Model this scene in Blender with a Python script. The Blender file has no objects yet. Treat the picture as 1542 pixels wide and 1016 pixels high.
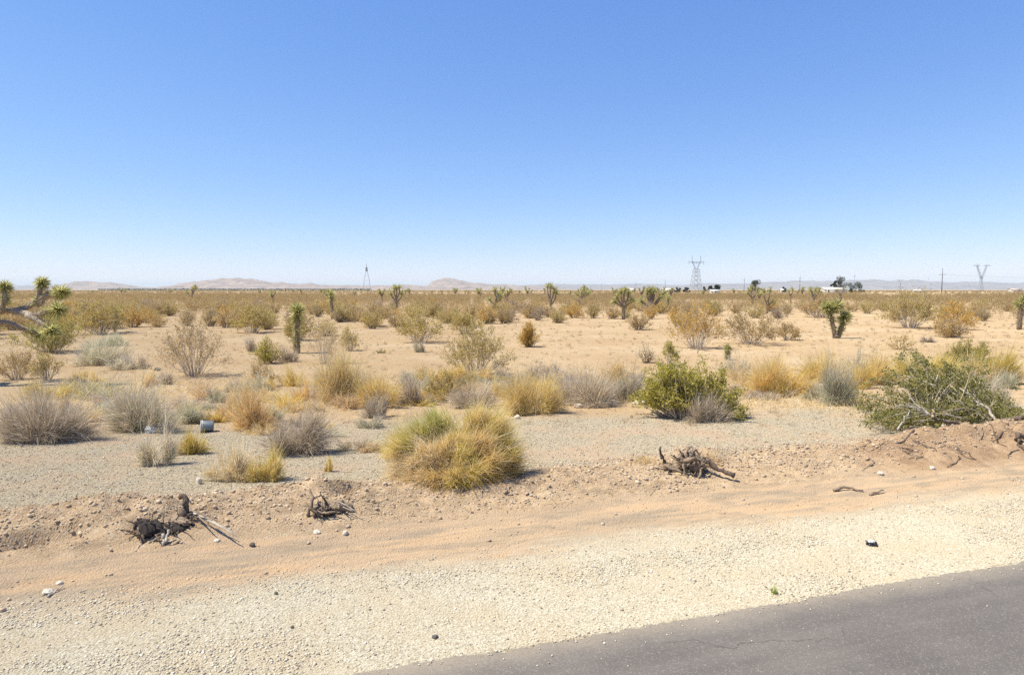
import bpy, math, random
import numpy as np
from mathutils import Vector, Euler

# ------------------------------------------------------------------ camera, world, sun, exposure
S = bpy.context.scene
COL = S.collection
F_PX, CAM_H = 1005.0, 2.5
PITCH = math.atan((508 - 436) / F_PX)
cam_data = bpy.data.cameras.new('camera')
cam = bpy.data.objects.new('camera', cam_data)
COL.objects.link(cam)
cam_data.sensor_width = 36.0
cam_data.lens = 36.0 * F_PX / 1542.0
cam_data.clip_start = 0.1
cam_data.clip_end = 60000
cam.location = (0, 0, CAM_H)
cam.rotation_euler = (math.radians(90) - PITCH, 0, 0)
S.camera = cam

SUN_EL = math.radians(60)
SUN_AZ = math.radians(-99)        # clockwise from +Y: the sun stands to the left
world = bpy.data.worlds.new('World')
S.world = world
world.use_nodes = True
wn = world.node_tree
wn.nodes.clear()
sky = wn.nodes.new('ShaderNodeTexSky')
sky.sky_type = 'NISHITA'
sky.sun_disc = False
sky.sun_elevation = SUN_EL
sky.sun_rotation = SUN_AZ
sky.altitude = 750
sky.air_density = 1.0
sky.dust_density = 0.0
sky.ozone_density = 4.0
bg = wn.nodes.new('ShaderNodeBackground')
bg.inputs['Strength'].default_value = 0.076
wo = wn.nodes.new('ShaderNodeOutputWorld')
# deeper, more even desert blue: each channel of the sky through its own power
sep = wn.nodes.new('ShaderNodeSeparateColor'); com = wn.nodes.new('ShaderNodeCombineColor')
wn.links.new(sky.outputs[0], sep.inputs[0])
for ch, (gm, k) in enumerate(((1.0, 0.97), (0.8, 0.90), (0.5, 1.05))):
    a = wn.nodes.new('ShaderNodeMath'); a.operation = 'MULTIPLY'; a.inputs[1].default_value = 0.1318
    b = wn.nodes.new('ShaderNodeMath'); b.operation = 'POWER'; b.inputs[1].default_value = gm
    c = wn.nodes.new('ShaderNodeMath'); c.operation = 'MULTIPLY'; c.inputs[1].default_value = k / 0.1318
    wn.links.new(sep.outputs[ch], a.inputs[0]); wn.links.new(a.outputs[0], b.inputs[0]); wn.links.new(b.outputs[0], c.inputs[0])
    wn.links.new(c.outputs[0], com.inputs[ch])
wn.links.new(com.outputs[0], bg.inputs[0])
wn.links.new(bg.outputs[0], wo.inputs[0])

sd = bpy.data.lights.new('sun', 'SUN')
sd.energy = 4.5
sd.angle = math.radians(0.53)
sd.color = (1.0, 0.925, 0.76)
sun = bpy.data.objects.new('sun', sd)
COL.objects.link(sun)
sdir = Vector((math.sin(SUN_AZ) * math.cos(SUN_EL), math.cos(SUN_AZ) * math.cos(SUN_EL), math.sin(SUN_EL)))
sun.rotation_euler = (-sdir).to_track_quat('-Z', 'Y').to_euler()

S.view_settings.view_transform = 'Standard'
S.view_settings.look = 'None'
S.view_settings.exposure = 0.90
S.view_settings.gamma = 1.0
S.view_settings.use_curve_mapping = False
S.render.engine = 'CYCLES'
S.cycles.use_denoising = False
S.cycles.denoiser = 'OPENIMAGEDENOISE'
S.cycles.denoising_input_passes = 'RGB_ALBEDO_NORMAL'
S.cycles.denoising_prefilter = 'ACCURATE'
S.cycles.max_bounces = 8
S.cycles.diffuse_bounces = 4
S.cycles.transmission_bounces = 4
S.cycles.volume_bounces = 0

# ------------------------------------------------------------------ helpers
EU = np.array([0.9533656, 0.30181787])        # along the road
EV = np.array([-0.30181787, 0.9533656])       # away from the road edge
A0 = np.array([-0.847, 4.175])


def uv_of(x, y):
    dx, dy = x - A0[0], y - A0[1]
    return dx * EU[0] + dy * EU[1], dx * EV[0] + dy * EV[1]


def xy_of(u, v):
    return A0[0] + u * EU[0] + v * EV[0], A0[1] + u * EU[1] + v * EV[1]


def _hash(ix, iy, seed):
    h = (ix.astype(np.int64) * 374761393 + iy.astype(np.int64) * 668265263 + seed * 982451653) & 0xFFFFFFFF
    h = ((h ^ (h >> 13)) * 1274126177) & 0xFFFFFFFF
    return ((h ^ (h >> 16)) & 0xFFFF) / 65535.0


def vnoise(x, y, seed=0):
    x = np.asarray(x, float); y = np.asarray(y, float)
    ix = np.floor(x); iy = np.floor(y)
    fx = x - ix; fy = y - iy
    fx = fx * fx * (3 - 2 * fx); fy = fy * fy * (3 - 2 * fy)
    a = _hash(ix, iy, seed); b = _hash(ix + 1, iy, seed)
    c = _hash(ix, iy + 1, seed); d = _hash(ix + 1, iy + 1, seed)
    return (a + (b - a) * fx) * (1 - fy) + (c + (d - c) * fx) * fy - 0.5


def fbm(x, y, seed=0, oct=4):
    s = 0; a = 1.0
    for i in range(oct):
        s = s + a * vnoise(x * 2 ** i, y * 2 ** i, seed + i * 17)
        a *= 0.5
    return s


def sstep(x, a, b):
    t = np.clip((x - a) / (b - a), 0, 1)
    return t * t * (3 - 2 * t)


MOUNDS = [  # u, v, radius u, radius v, height
    (-2.35, 3.75, .8, .5, .21), (-.25, 3.75, .65, .42, .17), (4.75, 4.0, .75, .45, .17),
    (8.6, 3.55, 1.0, .6, .17), (10.4, 3.45, 1.5, .6, .20), (12.4, 3.5, 1.6, .7, .22),
    (-4.6, 3.7, 1.2, .6, .10), (1.9, 3.5, 1.5, .5, .05),
]
PITS = [(-2.82, 3.22, .42, .2, .16), (.02, 3.52, .25, .16, .13), (4.78, 3.62, .3, .22, .2)]


def zg(x, y):
    x = np.asarray(x, float); y = np.asarray(y, float)
    u, v = uv_of(x, y)
    near = 1 - sstep(np.hypot(x, y), 60, 140)
    z = 0.02 * fbm(x * 1.3, y * 1.3, 3, 4) * near
    z = z + near * 0.10 * fbm(x * .12, y * .12, 9, 3) * sstep(v, 8, 16)
    berm = sstep(v, 2.4, 3.4) * (1 - sstep(v, 3.9, 4.7))
    z = z + berm * (0.06 + 0.10 * (fbm(u * .9, v * 1.5, 21, 3) + .15))
    z = z + berm * 0.075 * np.abs(fbm(u * 4.3, v * 4.3, 31, 4))
    z = z + berm * 0.03 * fbm(u * 13, v * 13, 37, 3)
    track = sstep(v, 1.3, 1.9) * (1 - sstep(v, 2.4, 3.0))
    z = z + track * 0.035 * fbm(u * .8, v * 5, 41, 4)
    for (mu, mv, ru, rv, h) in MOUNDS:
        r2 = ((u - mu) / ru) ** 2 + ((v - mv) / rv) ** 2
        z = z + h * np.exp(-r2 * 1.1) * (1 + .9 * fbm(u * 3.1, v * 3.1, 51, 4))
    for (mu, mv, ru, rv, h) in PITS:
        r2 = ((u - mu) / ru) ** 2 + ((v - mv) / rv) ** 2
        z = z - h * np.exp(-r2 * r2 * 1.2)
    # under the asphalt the ground drops away
    z = np.where(v < 0.02, -0.05, z * sstep(v, 0.0, .35) + .004)
    return z


def ray(px, py):
    x = (px - 771) / F_PX; y = (508 - py) / F_PX
    return np.array([x, math.cos(PITCH) + y * math.sin(PITCH), -math.sin(PITCH) + y * math.cos(PITCH)])


def at(px, py):
    """ground point under a pixel of the photograph"""
    d = ray(px, py)
    z = 0.0
    for _ in range(6):
        t = (z - CAM_H) / d[2]
        p = d * t
        if p[1] > 60: break
        z = .5 * z + .5 * float(zg(p[0], p[1]))
    return np.array([p[0], p[1], float(zg(p[0], p[1]))])


def pt(px, py, dist):
    """point on a pixel's ray at a forward distance"""
    d = ray(px, py)
    return d * (dist / d[1]) + np.array([0, 0, CAM_H])


def proj(x, y, z=0.0):
    zz = z - CAM_H
    fwd = y * math.cos(PITCH) - zz * math.sin(PITCH)
    upc = y * math.sin(PITCH) + zz * math.cos(PITCH)
    return 771 + F_PX * x / fwd, 508 - F_PX * upc / fwd


# ------------------------------------------------------------------ mesh building
class Geo:
    def __init__(s):
        s.V = []; s.F = []; s.M = []; s.T = []; s.n = 0

    def add(s, V, F, m=0, tone=None):
        V = np.asarray(V, np.float32).reshape(-1, 3)
        F = np.asarray(F, np.int64)
        if len(V) == 0 or len(F) == 0: return s
        s.V.append(V); s.F.append(F + s.n); s.M.append(np.full(len(F), m, np.int32))
        s.T.append(np.full(len(V), 0.5 if tone is None else tone, np.float32) if np.ndim(tone) == 0 else np.asarray(tone, np.float32))
        s.n += len(V)
        return s

    def mesh(s, name, mats, smooth=False, tone=False):
        me = bpy.data.meshes.new(name)
        V = np.concatenate(s.V)
        me.vertices.add(len(V)); me.vertices.foreach_set('co', V.ravel())
        tot = np.concatenate([np.full(len(f), f.shape[1], np.int32) for f in s.F])
        li = np.concatenate([f.ravel() for f in s.F]).astype(np.int32)
        start = np.concatenate([[0], np.cumsum(tot)[:-1]]).astype(np.int32)
        me.loops.add(len(li)); me.loops.foreach_set('vertex_index', li)
        me.polygons.add(len(tot))
        me.polygons.foreach_set('loop_start', start)
        me.polygons.foreach_set('loop_total', tot)
        me.polygons.foreach_set('material_index', np.concatenate(s.M))
        if smooth: me.polygons.foreach_set('use_smooth', np.ones(len(tot), bool))
        if tone:
            a = me.attributes.new('tone', 'FLOAT', 'POINT')
            a.data.foreach_set('value', np.concatenate(s.T))
        for m in (mats if isinstance(mats, (list, tuple)) else [mats]): me.materials.append(m)
        me.update(calc_edges=True)
        return me

    def build(s, name, mats, parent=None, loc=None, smooth=False, tone=False):
        o = bpy.data.objects.new(name, s.mesh(name, mats, smooth, tone))
        COL.objects.link(o)
        if parent: o.parent = parent
        if loc is not None: o.location = [float(c) for c in loc]
        return o


def tag(o, label=None, cat=None, group=None, kind=None):
    if label: o['label'] = label
    if cat: o['category'] = cat
    if group: o['group'] = group
    if kind: o['kind'] = kind
    return o


def thing(name, label, cat, loc, rz=0.0, group=None):
    o = bpy.data.objects.new(name, None)
    COL.objects.link(o)
    o.empty_display_size = .2
    o.location = [float(c) for c in loc]
    o.rotation_euler = (0, 0, rz)
    return tag(o, label, cat, group)


def nrm(a):
    return a / np.maximum(np.linalg.norm(a, axis=-1, keepdims=True), 1e-9)


def tubes(P, R, sides=4, cap=False, rng=None):
    """P (K,n,3), R (K,n)"""
    P = np.asarray(P, float); R = np.asarray(R, float)
    if P.ndim == 2: P = P[None]; R = R[None]
    K, n, _ = P.shape
    T = nrm(np.gradient(P, axis=1))
    ref = np.tile(np.array([0.31, 0.87, 0.38]), (K, n, 1))
    par = np.abs((T * ref).sum(-1, keepdims=True)) > .95
    ref = np.where(par, np.array([1.0, 0, 0]), ref)
    a = nrm(np.cross(T, ref)); b = np.cross(T, a)
    th = np.arange(sides) * 2 * np.pi / sides
    V = P[:, :, None, :] + R[:, :, None, None] * (np.cos(th)[None, None, :, None] * a[:, :, None, :] + np.sin(th)[None, None, :, None] * b[:, :, None, :])
    idx = np.arange(K * n * sides).reshape(K, n, sides)
    i0 = idx[:, :-1, :]; i1 = idx[:, 1:, :]
    F = np.stack([i0, np.roll(i0, -1, 2), np.roll(i1, -1, 2), i1], -1).reshape(-1, 4)
    V = V.reshape(-1, 3)
    if cap:
        c = len(V)
        V = np.concatenate([V, P[:, -1, :], P[:, 0, :]])
        e = idx[:, -1, :]
        cc = np.repeat((c + np.arange(K))[:, None], sides, 1)
        F2 = np.stack([e, np.roll(e, -1, 1), cc, cc], -1).reshape(-1, 4)[:, :3]
        e = idx[:, 0, :]
        cc = cc + K
        F3 = np.stack([np.roll(e, -1, 1), e, cc], -1).reshape(-1, 3)
        return V, F, np.concatenate([F2, F3])
    return V, F


def add_tube(g, P, R, sides=6, m=0):
    V, F, F2 = tubes(P, R, sides, cap=True)
    n0 = g.n
    g.add(V, F, m)
    g.F.append(F2 + n0); g.M.append(np.full(len(F2), m, np.int32))


def blades(rng, P, D, L, W, droop=0.0, curl=0.15, seg=3):
    """thin tapering strips from P along D"""
    K = len(P)
    D = nrm(np.asarray(D, float))
    L = np.broadcast_to(np.asarray(L, float), (K,))[:, None, None]
    W = np.broadcast_to(np.asarray(W, float), (K,))[:, None, None]
    t = np.linspace(0, 1, seg + 1)[None, :, None]
    rnd = rng.normal(size=(K, 3))
    side = nrm(np.cross(D, rnd))
    bend = rng.normal(size=(K, 3)) * curl
    droop = np.broadcast_to(np.asarray(droop, float), (K,))
    bend[:, 2] -= droop
    C = P[:, None, :] + D[:, None, :] * L * t + bend[:, None, :] * L * t * t
    w = W * (1.0 - 0.85 * t ** 1.6) * .5
    A = C + side[:, None, :] * w; B = C - side[:, None, :] * w
    V = np.stack([A, B], 2).reshape(-1, 3)
    i = (np.arange(K)[:, None] * (seg + 1) + np.arange(seg)[None, :]) * 2
    F = np.stack([i, i + 1, i + 3, i + 2], -1).reshape(-1, 4)
    return V, F


def leaves(rng, P, size, asp=.5, N=None):
    K = len(P)
    a = nrm(rng.normal(size=(K, 3))) if N is None else nrm(N)
    b = nrm(np.cross(a, rng.normal(size=(K, 3))))
    s = np.broadcast_to(np.asarray(size, float), (K,))[:, None] * .5
    V = np.stack([P + a * s, P + b * s * asp, P - a * s, P - b * s * asp], 1).reshape(-1, 3)
    return V, np.arange(K * 4).reshape(K, 4)


OCT_V = np.array([[1, 0, 0], [-1, 0, 0], [0, 1, 0], [0, -1, 0], [0, 0, 1], [0, 0, -1]], float)
OCT_F = np.array([[0, 2, 4], [2, 1, 4], [1, 3, 4], [3, 0, 4], [2, 0, 5], [1, 2, 5], [3, 1, 5], [0, 3, 5]])
_p = (1 + 5 ** .5) / 2
ICO_V = nrm(np.array([[-1, _p, 0], [1, _p, 0], [-1, -_p, 0], [1, -_p, 0], [0, -1, _p], [0, 1, _p], [0, -1, -_p], [0, 1, -_p], [_p, 0, -1], [_p, 0, 1], [-_p, 0, -1], [-_p, 0, 1]]))
ICO_F = np.array([[0, 11, 5], [0, 5, 1], [0, 1, 7], [0, 7, 10], [0, 10, 11], [1, 5, 9], [5, 11, 4], [11, 10, 2], [10, 7, 6], [7, 1, 8], [3, 9, 4], [3, 4, 2], [3, 2, 6], [3, 6, 8], [3, 8, 9], [4, 9, 5], [2, 4, 11], [6, 2, 10], [8, 6, 7], [9, 8, 1]])


def stones(rng, P, size, flat=.65, ico=True):
    BV, BF = (ICO_V, ICO_F) if ico else (OCT_V, OCT_F)
    K = len(P); nb = len(BV)
    Q = nrm(rng.normal(size=(K, 3, 3))[:, 0]); R2 = nrm(np.cross(Q, rng.normal(size=(K, 3)))); R3 = np.cross(Q, R2)
    M = np.stack([Q, R2, R3], 1)
    sc = rng.uniform(.6, 1.25, size=(K, 1, 3))
    jit = rng.uniform(.78, 1.22, size=(K, nb, 1))
    V = (BV[None] * sc * jit) @ M
    V[:, :, 2] *= flat
    V = V * np.broadcast_to(np.asarray(size, float), (K,))[:, None, None] * .5 + P[:, None, :]
    F = (BF[None] + (np.arange(K) * nb)[:, None, None]).reshape(-1, 3)
    return V.reshape(-1, 3), F


def ico_sub(level):
    V = [tuple(v) for v in ICO_V]; F = [tuple(f) for f in ICO_F]
    for _ in range(level):
        cache = {}; F2 = []
        def mid(a, b):
            k = (min(a, b), max(a, b))
            if k not in cache:
                m = nrm((np.array(V[a]) + np.array(V[b])) / 2); cache[k] = len(V); V.append(tuple(m))
            return cache[k]
        for a, b, c in F:
            ab, bc, ca = mid(a, b), mid(b, c), mid(c, a)
            F2 += [(a, ab, ca), (b, bc, ab), (c, ca, bc), (ab, bc, ca)]
        F = F2
    return np.array(V), np.array(F)


def lump(seed, size, rough=.3, level=3, freq=2.2):
    """rugged closed lump"""
    V, F = ico_sub(level)
    n = fbm(V[:, 0] * freq + V[:, 2] * 1.7 + seed * 3.1, V[:, 1] * freq - V[:, 2] * 1.3 + seed, seed, 4)
    return V * (1 + rough * n)[:, None] * np.asarray(size), F


# ------------------------------------------------------------------ materials
def new_mat(name):
    m = bpy.data.materials.new(name); m.use_nodes = True
    nt = m.node_tree; nt.nodes.clear()
    out = nt.nodes.new('ShaderNodeOutputMaterial')
    return m, nt, out


def nd(nt, typ, ins=None, **props):
    n = nt.nodes.new('ShaderNode' + typ)
    for k, v in props.items(): setattr(n, k, v)
    for k, v in (ins or {}).items():
        if hasattr(v, 'is_output'): nt.links.new(v, n.inputs[k])
        else: n.inputs[k].default_value = v
    return n


def math_(nt, op, a, b=None, c=None):
    n = nt.nodes.new('ShaderNodeMath'); n.operation = op
    for i, v in enumerate((a, b, c)):
        if v is None: continue
        if hasattr(v, 'is_output'): nt.links.new(v, n.inputs[i])
        else: n.inputs[i].default_value = v
    return n.outputs[0]


def ramp(nt, fac, stops, interp='LINEAR'):
    n = nt.nodes.new('ShaderNodeValToRGB')
    n.color_ramp.interpolation = interp
    els = n.color_ramp.elements
    while len(els) < len(stops): els.new(0.5)
    for e, (p, c) in zip(els, stops):
        e.position = p; e.color = (*c, 1) if len(c) == 3 else c
    nt.links.new(fac, n.inputs[0])
    return n.outputs[0]


def mixc(nt, fac, a, b, blend='MIX'):
    n = nt.nodes.new('ShaderNodeMix'); n.data_type = 'RGBA'; n.blend_type = blend
    for i, v in ((0, fac), (6, a), (7, b)):
        if hasattr(v, 'is_output'): nt.links.new(v, n.inputs[i])
        else: n.inputs[i].default_value = v if i == 0 else (*v, 1)
    return n.outputs[2]


def smooth(nt, v, a, b):
    n = nt.nodes.new('ShaderNodeMapRange'); n.interpolation_type = 'SMOOTHSTEP'
    nt.links.new(v, n.inputs[0])
    n.inputs[1].default_value = a; n.inputs[2].default_value = b
    return n.outputs[0]


def plant_mat(name, cols, trans=.5, var=.25, tone=None):
    """per-leaf colour from the island's random number, a shift per plant from the object's"""
    m, nt, out = new_mat(name)
    geo = nt.nodes.new('ShaderNodeNewGeometry')
    k = len(cols)
    c = ramp(nt, geo.outputs['Random Per Island'], [(i / max(k - 1, 1), x) for i, x in enumerate(cols)])
    oi = nt.nodes.new('ShaderNodeObjectInfo')
    if tone:
        at_ = nd(nt, 'Attribute', attribute_name='tone')
        rnd = at_.outputs['Fac']
        c = mixc(nt, rnd, c, mixc(nt, .6, c, tone))
    else:
        rnd = oi.outputs['Random']
    val = math_(nt, 'MULTIPLY_ADD', rnd, var, 1 - var * .5)
    hs = nd(nt, 'HueSaturation', {'Color': c, 'Value': val})
    d = nd(nt, 'BsdfDiffuse', {'Color': hs.outputs[0]})
    t = nd(nt, 'BsdfTranslucent', {'Color': hs.outputs[0]})
    mx = nd(nt, 'MixShader', {0: trans, 1: d.outputs[0], 2: t.outputs[0]})
    nt.links.new(mx.outputs[0], out.inputs[0])
    return m


def wood_mat(name, c1, c2, scale=18, rough=.9, stretch=(1, 1, .25), bump=.5):
    m, nt, out = new_mat(name)
    tc = nt.nodes.new('ShaderNodeTexCoord')
    mp = nd(nt, 'Mapping', {'Vector': tc.outputs['Object'], 'Scale': stretch})
    n = nd(nt, 'TexNoise', {'Vector': mp.outputs[0], 'Scale': scale, 'Detail': 6, 'Roughness': .65})
    c = ramp(nt, n.outputs[0], [(.3, c1), (.7, c2)])
    b = nd(nt, 'Bump', {'Height': n.outputs[0], 'Strength': bump, 'Distance': .02})
    p = nd(nt, 'BsdfPrincipled', {'Base Color': c, 'Roughness': rough, 'Normal': b.outputs[0]})
    nt.links.new(p.outputs[0], out.inputs[0])
    return m


def plain_mat(name, col, rough=.7, var=.12, scale=8, metal=0):
    m, nt, out = new_mat(name)
    tc = nt.nodes.new('ShaderNodeTexCoord')
    n = nd(nt, 'TexNoise', {'Vector': tc.outputs['Object'], 'Scale': scale, 'Detail': 5})
    lo = tuple(x * (1 - var) for x in col); hi = tuple(min(x * (1 + var), 1) for x in col)
    c = ramp(nt, n.outputs[0], [(.35, lo), (.65, hi)])
    p = nd(nt, 'BsdfPrincipled', {'Base Color': c, 'Roughness': rough, 'Metallic': metal})
    nt.links.new(p.outputs[0], out.inputs[0])
    return m


def stone_mat(name, cols, rough=.9):
    m, nt, out = new_mat(name)
    geo = nt.nodes.new('ShaderNodeNewGeometry')
    k = len(cols)
    c = ramp(nt, geo.outputs['Random Per Island'], [(i / (k - 1), x) for i, x in enumerate(cols)])
    n = nd(nt, 'TexNoise', {'Vector': geo.outputs['Position'], 'Scale': 60, 'Detail': 3})
    c = mixc(nt, .35, c, mixc(nt, n.outputs[0], (.22, .18, .125), (.62, .55, .44)))
    c = mixc(nt, 1.0, c, (.92, .91, .9), 'MULTIPLY')
    p = nd(nt, 'BsdfPrincipled', {'Base Color': c, 'Roughness': rough})
    nt.links.new(p.outputs[0], out.inputs[0])
    return m


def ground_mat():
    m, nt, out = new_mat('desert ground')
    geo = nt.nodes.new('ShaderNodeNewGeometry')
    pos = geo.outputs['Position']
    def dot(vec, off):
        n = nd(nt, 'VectorMath', {0: pos, 1: (vec[0], vec[1], 0)}, operation='DOT_PRODUCT')
        return math_(nt, 'SUBTRACT', n.outputs['Value'], off)
    u = dot(EU, float(A0 @ EU)); v = dot(EV, float(A0 @ EV))
    uv = nd(nt, 'CombineXYZ', {0: u, 1: v, 2: 0.0}).outputs[0]
    def noise(scale, detail=4, rough=.55, sc=(1, 1, 1), vec=uv):
        mp = nd(nt, 'Mapping', {'Vector': vec, 'Scale': sc})
        return nd(nt, 'TexNoise', {'Vector': mp.outputs[0], 'Scale': scale, 'Detail': detail, 'Roughness': rough}).outputs[0]
    def vor(scale, out_='Color', vec=uv):
        return nd(nt, 'TexVoronoi', {'Vector': vec, 'Scale': scale, 'Randomness': 1.0}).outputs[out_]
    def fac(c):
        return nd(nt, 'SeparateColor', {0: c}).outputs[0]
    w1 = math_(nt, 'MULTIPLY', math_(nt, 'SUBTRACT', noise(.7, 3, sc=(.6, 1, 1)), .5), 1.3)
    w2 = math_(nt, 'MULTIPLY', math_(nt, 'SUBTRACT', noise(7, 4), .5), .45)
    vv = math_(nt, 'ADD', math_(nt, 'ADD', v, w1), w2)
    grit = noise(38, 5, .7)
    fine = noise(140, 3, .7)
    # pale crushed gravel of the shoulder
    g1 = fac(vor(72)); g2 = fac(vor(120))
    sh = ramp(nt, g1, [(0, (.30, .26, .185)), (.25, (.48, .43, .32)), (.6, (.57, .525, .405)), (1, (.70, .665, .55))])
    sh = mixc(nt, .35, sh, ramp(nt, g2, [(0, (.33, .28, .19)), (.4, (.52, .45, .31)), (1, (.65, .60, .46))]))
    sh = mixc(nt, ramp(nt, noise(1.3, 4), [(.42, (0, 0, 0)), (.68, (.55, .55, .55))]), sh, (.54, .43, .28))
    # graded dirt track: orange soil with grey-brown streaks along the road
    st = noise(1.6, 6, .62, sc=(.35, 2.2, 1))
    tr = ramp(nt, st, [(.26, (.37, .285, .195)), (.42, (.47, .355, .235)), (.55, (.545, .395, .25)), (.66, (.56, .385, .225)), (.8, (.60, .475, .33))])
    lit = ramp(nt, noise(2.4, 5, .65, sc=(.45, 2.4, 1)), [(.49, (0, 0, 0)), (.63, (.85, .85, .85))])
    tr = mixc(nt, lit, tr, mixc(nt, grit, (.27, .21, .15), (.44, .36, .26)))
    lit2 = ramp(nt, noise(1.9, 7, .74, sc=(.7, 1.5, 1)), [(.53, (0, 0, 0)), (.62, (.7, .7, .7))])
    tr = mixc(nt, lit2, tr, mixc(nt, grit, (.22, .17, .115), (.46, .37, .27)))
    # turned soil of the berm
    bm = ramp(nt, noise(3.2, 7, .66), [(.3, (.34, .24, .145)), (.5, (.47, .34, .21)), (.7, (.60, .455, .29))])
    bm = mixc(nt, ramp(nt, fac(vor(60)), [(.8, (0, 0, 0)), (.9, (.6, .6, .6))]), bm, (.62, .53, .4))
    bl = ramp(nt, noise(1.5, 6, .7, sc=(.6, 1.4, 1)), [(.54, (0, 0, 0)), (.66, (.8, .8, .8))])
    bm = mixc(nt, bl, bm, mixc(nt, grit, (.22, .165, .11), (.40, .30, .20)))
    # grey gravel flat
    k1 = fac(vor(58)); k2 = fac(vor(110))
    gr = ramp(nt, k1, [(0, (.16, .135, .09)), (.22, (.34, .295, .20)), (.55, (.44, .39, .27)), (.8, (.52, .47, .335)), (1, (.68, .63, .48))])
    gr = mixc(nt, .4, gr, ramp(nt, k2, [(0, (.26, .22, .155)), (.5, (.45, .40, .28)), (1, (.58, .53, .39))]))
    gr = mixc(nt, ramp(nt, noise(.9, 5, .6), [(.47, (0, 0, 0)), (.63, (.8, .8, .8))]), gr, (.50, .38, .255))
    gr = mixc(nt, 1.0, gr, (1.0, .965, .97), 'MULTIPLY')
    # open sand
    sa = ramp(nt, noise(.22, 7, .6), [(.3, (.44, .31, .18)), (.5, (.51, .375, .225)), (.7, (.58, .455, .30))])
    sa = mixc(nt, ramp(nt, noise(1.7, 6, .7, sc=(1, 1.6, 1)), [(.48, (0, 0, 0)), (.66, (.55, .55, .55))]), sa, (.42, .31, .195))
    sa = mixc(nt, ramp(nt, grit, [(.58, (0, 0, 0)), (.72, (.55, .55, .55))]), sa, (.36, .27, .17))
    c = mixc(nt, smooth(nt, vv, 1.35, 1.95), sh, tr)
    c = mixc(nt, smooth(nt, vv, 2.5, 3.0), c, bm)
    vg = math_(nt, 'ADD', v, math_(nt, 'MULTIPLY', w2, 2.2))
    vg = math_(nt, 'ADD', vg, math_(nt, 'MULTIPLY', w1, .6))
    c = mixc(nt, smooth(nt, vg, 3.95, 4.3), c, gr)
    far_edge = math_(nt, 'ADD', vv, math_(nt, 'MULTIPLY', u, .17))
    c = mixc(nt, smooth(nt, far_edge, 8.1, 9.3), c, sa)
    c = mixc(nt, math_(nt, 'MULTIPLY', fine, .22), c, mixc(nt, .5, c, (.30, .22, .15)))
    mound = math_(nt, 'MULTIPLY', smooth(nt, math_(nt, 'ADD', u, w1), 6.6, 7.8), math_(nt, 'MULTIPLY', smooth(nt, vv, 2.35, 2.8), math_(nt, 'SUBTRACT', 1.0, smooth(nt, vv, 3.6, 4.3))))
    red = ramp(nt, noise(2.6, 6, .7), [(.38, (.26, .165, .10)), (.55, (.40, .27, .165)), (.68, (.54, .39, .24))])
    c = mixc(nt, math_(nt, 'MULTIPLY', mound, .8), c, red)
    c = mixc(nt, 1.0, c, (.885, .885, .885), 'MULTIPLY')
    # tyre prints pressed into the track, read through the bump only
    wv = nd(nt, 'TexWave', {'Vector': nd(nt, 'Mapping', {'Vector': uv, 'Rotation': (0, 0, .5)}).outputs[0], 'Scale': 4.2, 'Distortion': 1.2, 'Detail': 2}).outputs['Fac']
    wm = math_(nt, 'MULTIPLY', smooth(nt, v, 1.75, 1.85), math_(nt, 'SUBTRACT', 1.0, smooth(nt, v, 2.15, 2.25)))
    wv = math_(nt, 'MULTIPLY', math_(nt, 'MULTIPLY', wv, wm), math_(nt, 'MULTIPLY', .22, math_(nt, 'SUBTRACT', 1.0, smooth(nt, u, -.8, .8))))
    hgt = math_(nt, 'ADD', math_(nt, 'ADD', math_(nt, 'MULTIPLY', grit, .9), math_(nt, 'MULTIPLY', vor(58, 'Distance'), -.7)), math_(nt, 'ADD', wv, math_(nt, 'MULTIPLY', fine, .3)))
    b = nd(nt, 'Bump', {'Height': hgt, 'Strength': .8, 'Distance': .02})
    p = nd(nt, 'BsdfDiffuse', {'Color': c, 'Roughness': .6, 'Normal': b.outputs[0]})
    nt.links.new(p.outputs[0], out.inputs[0])
    return m


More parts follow.
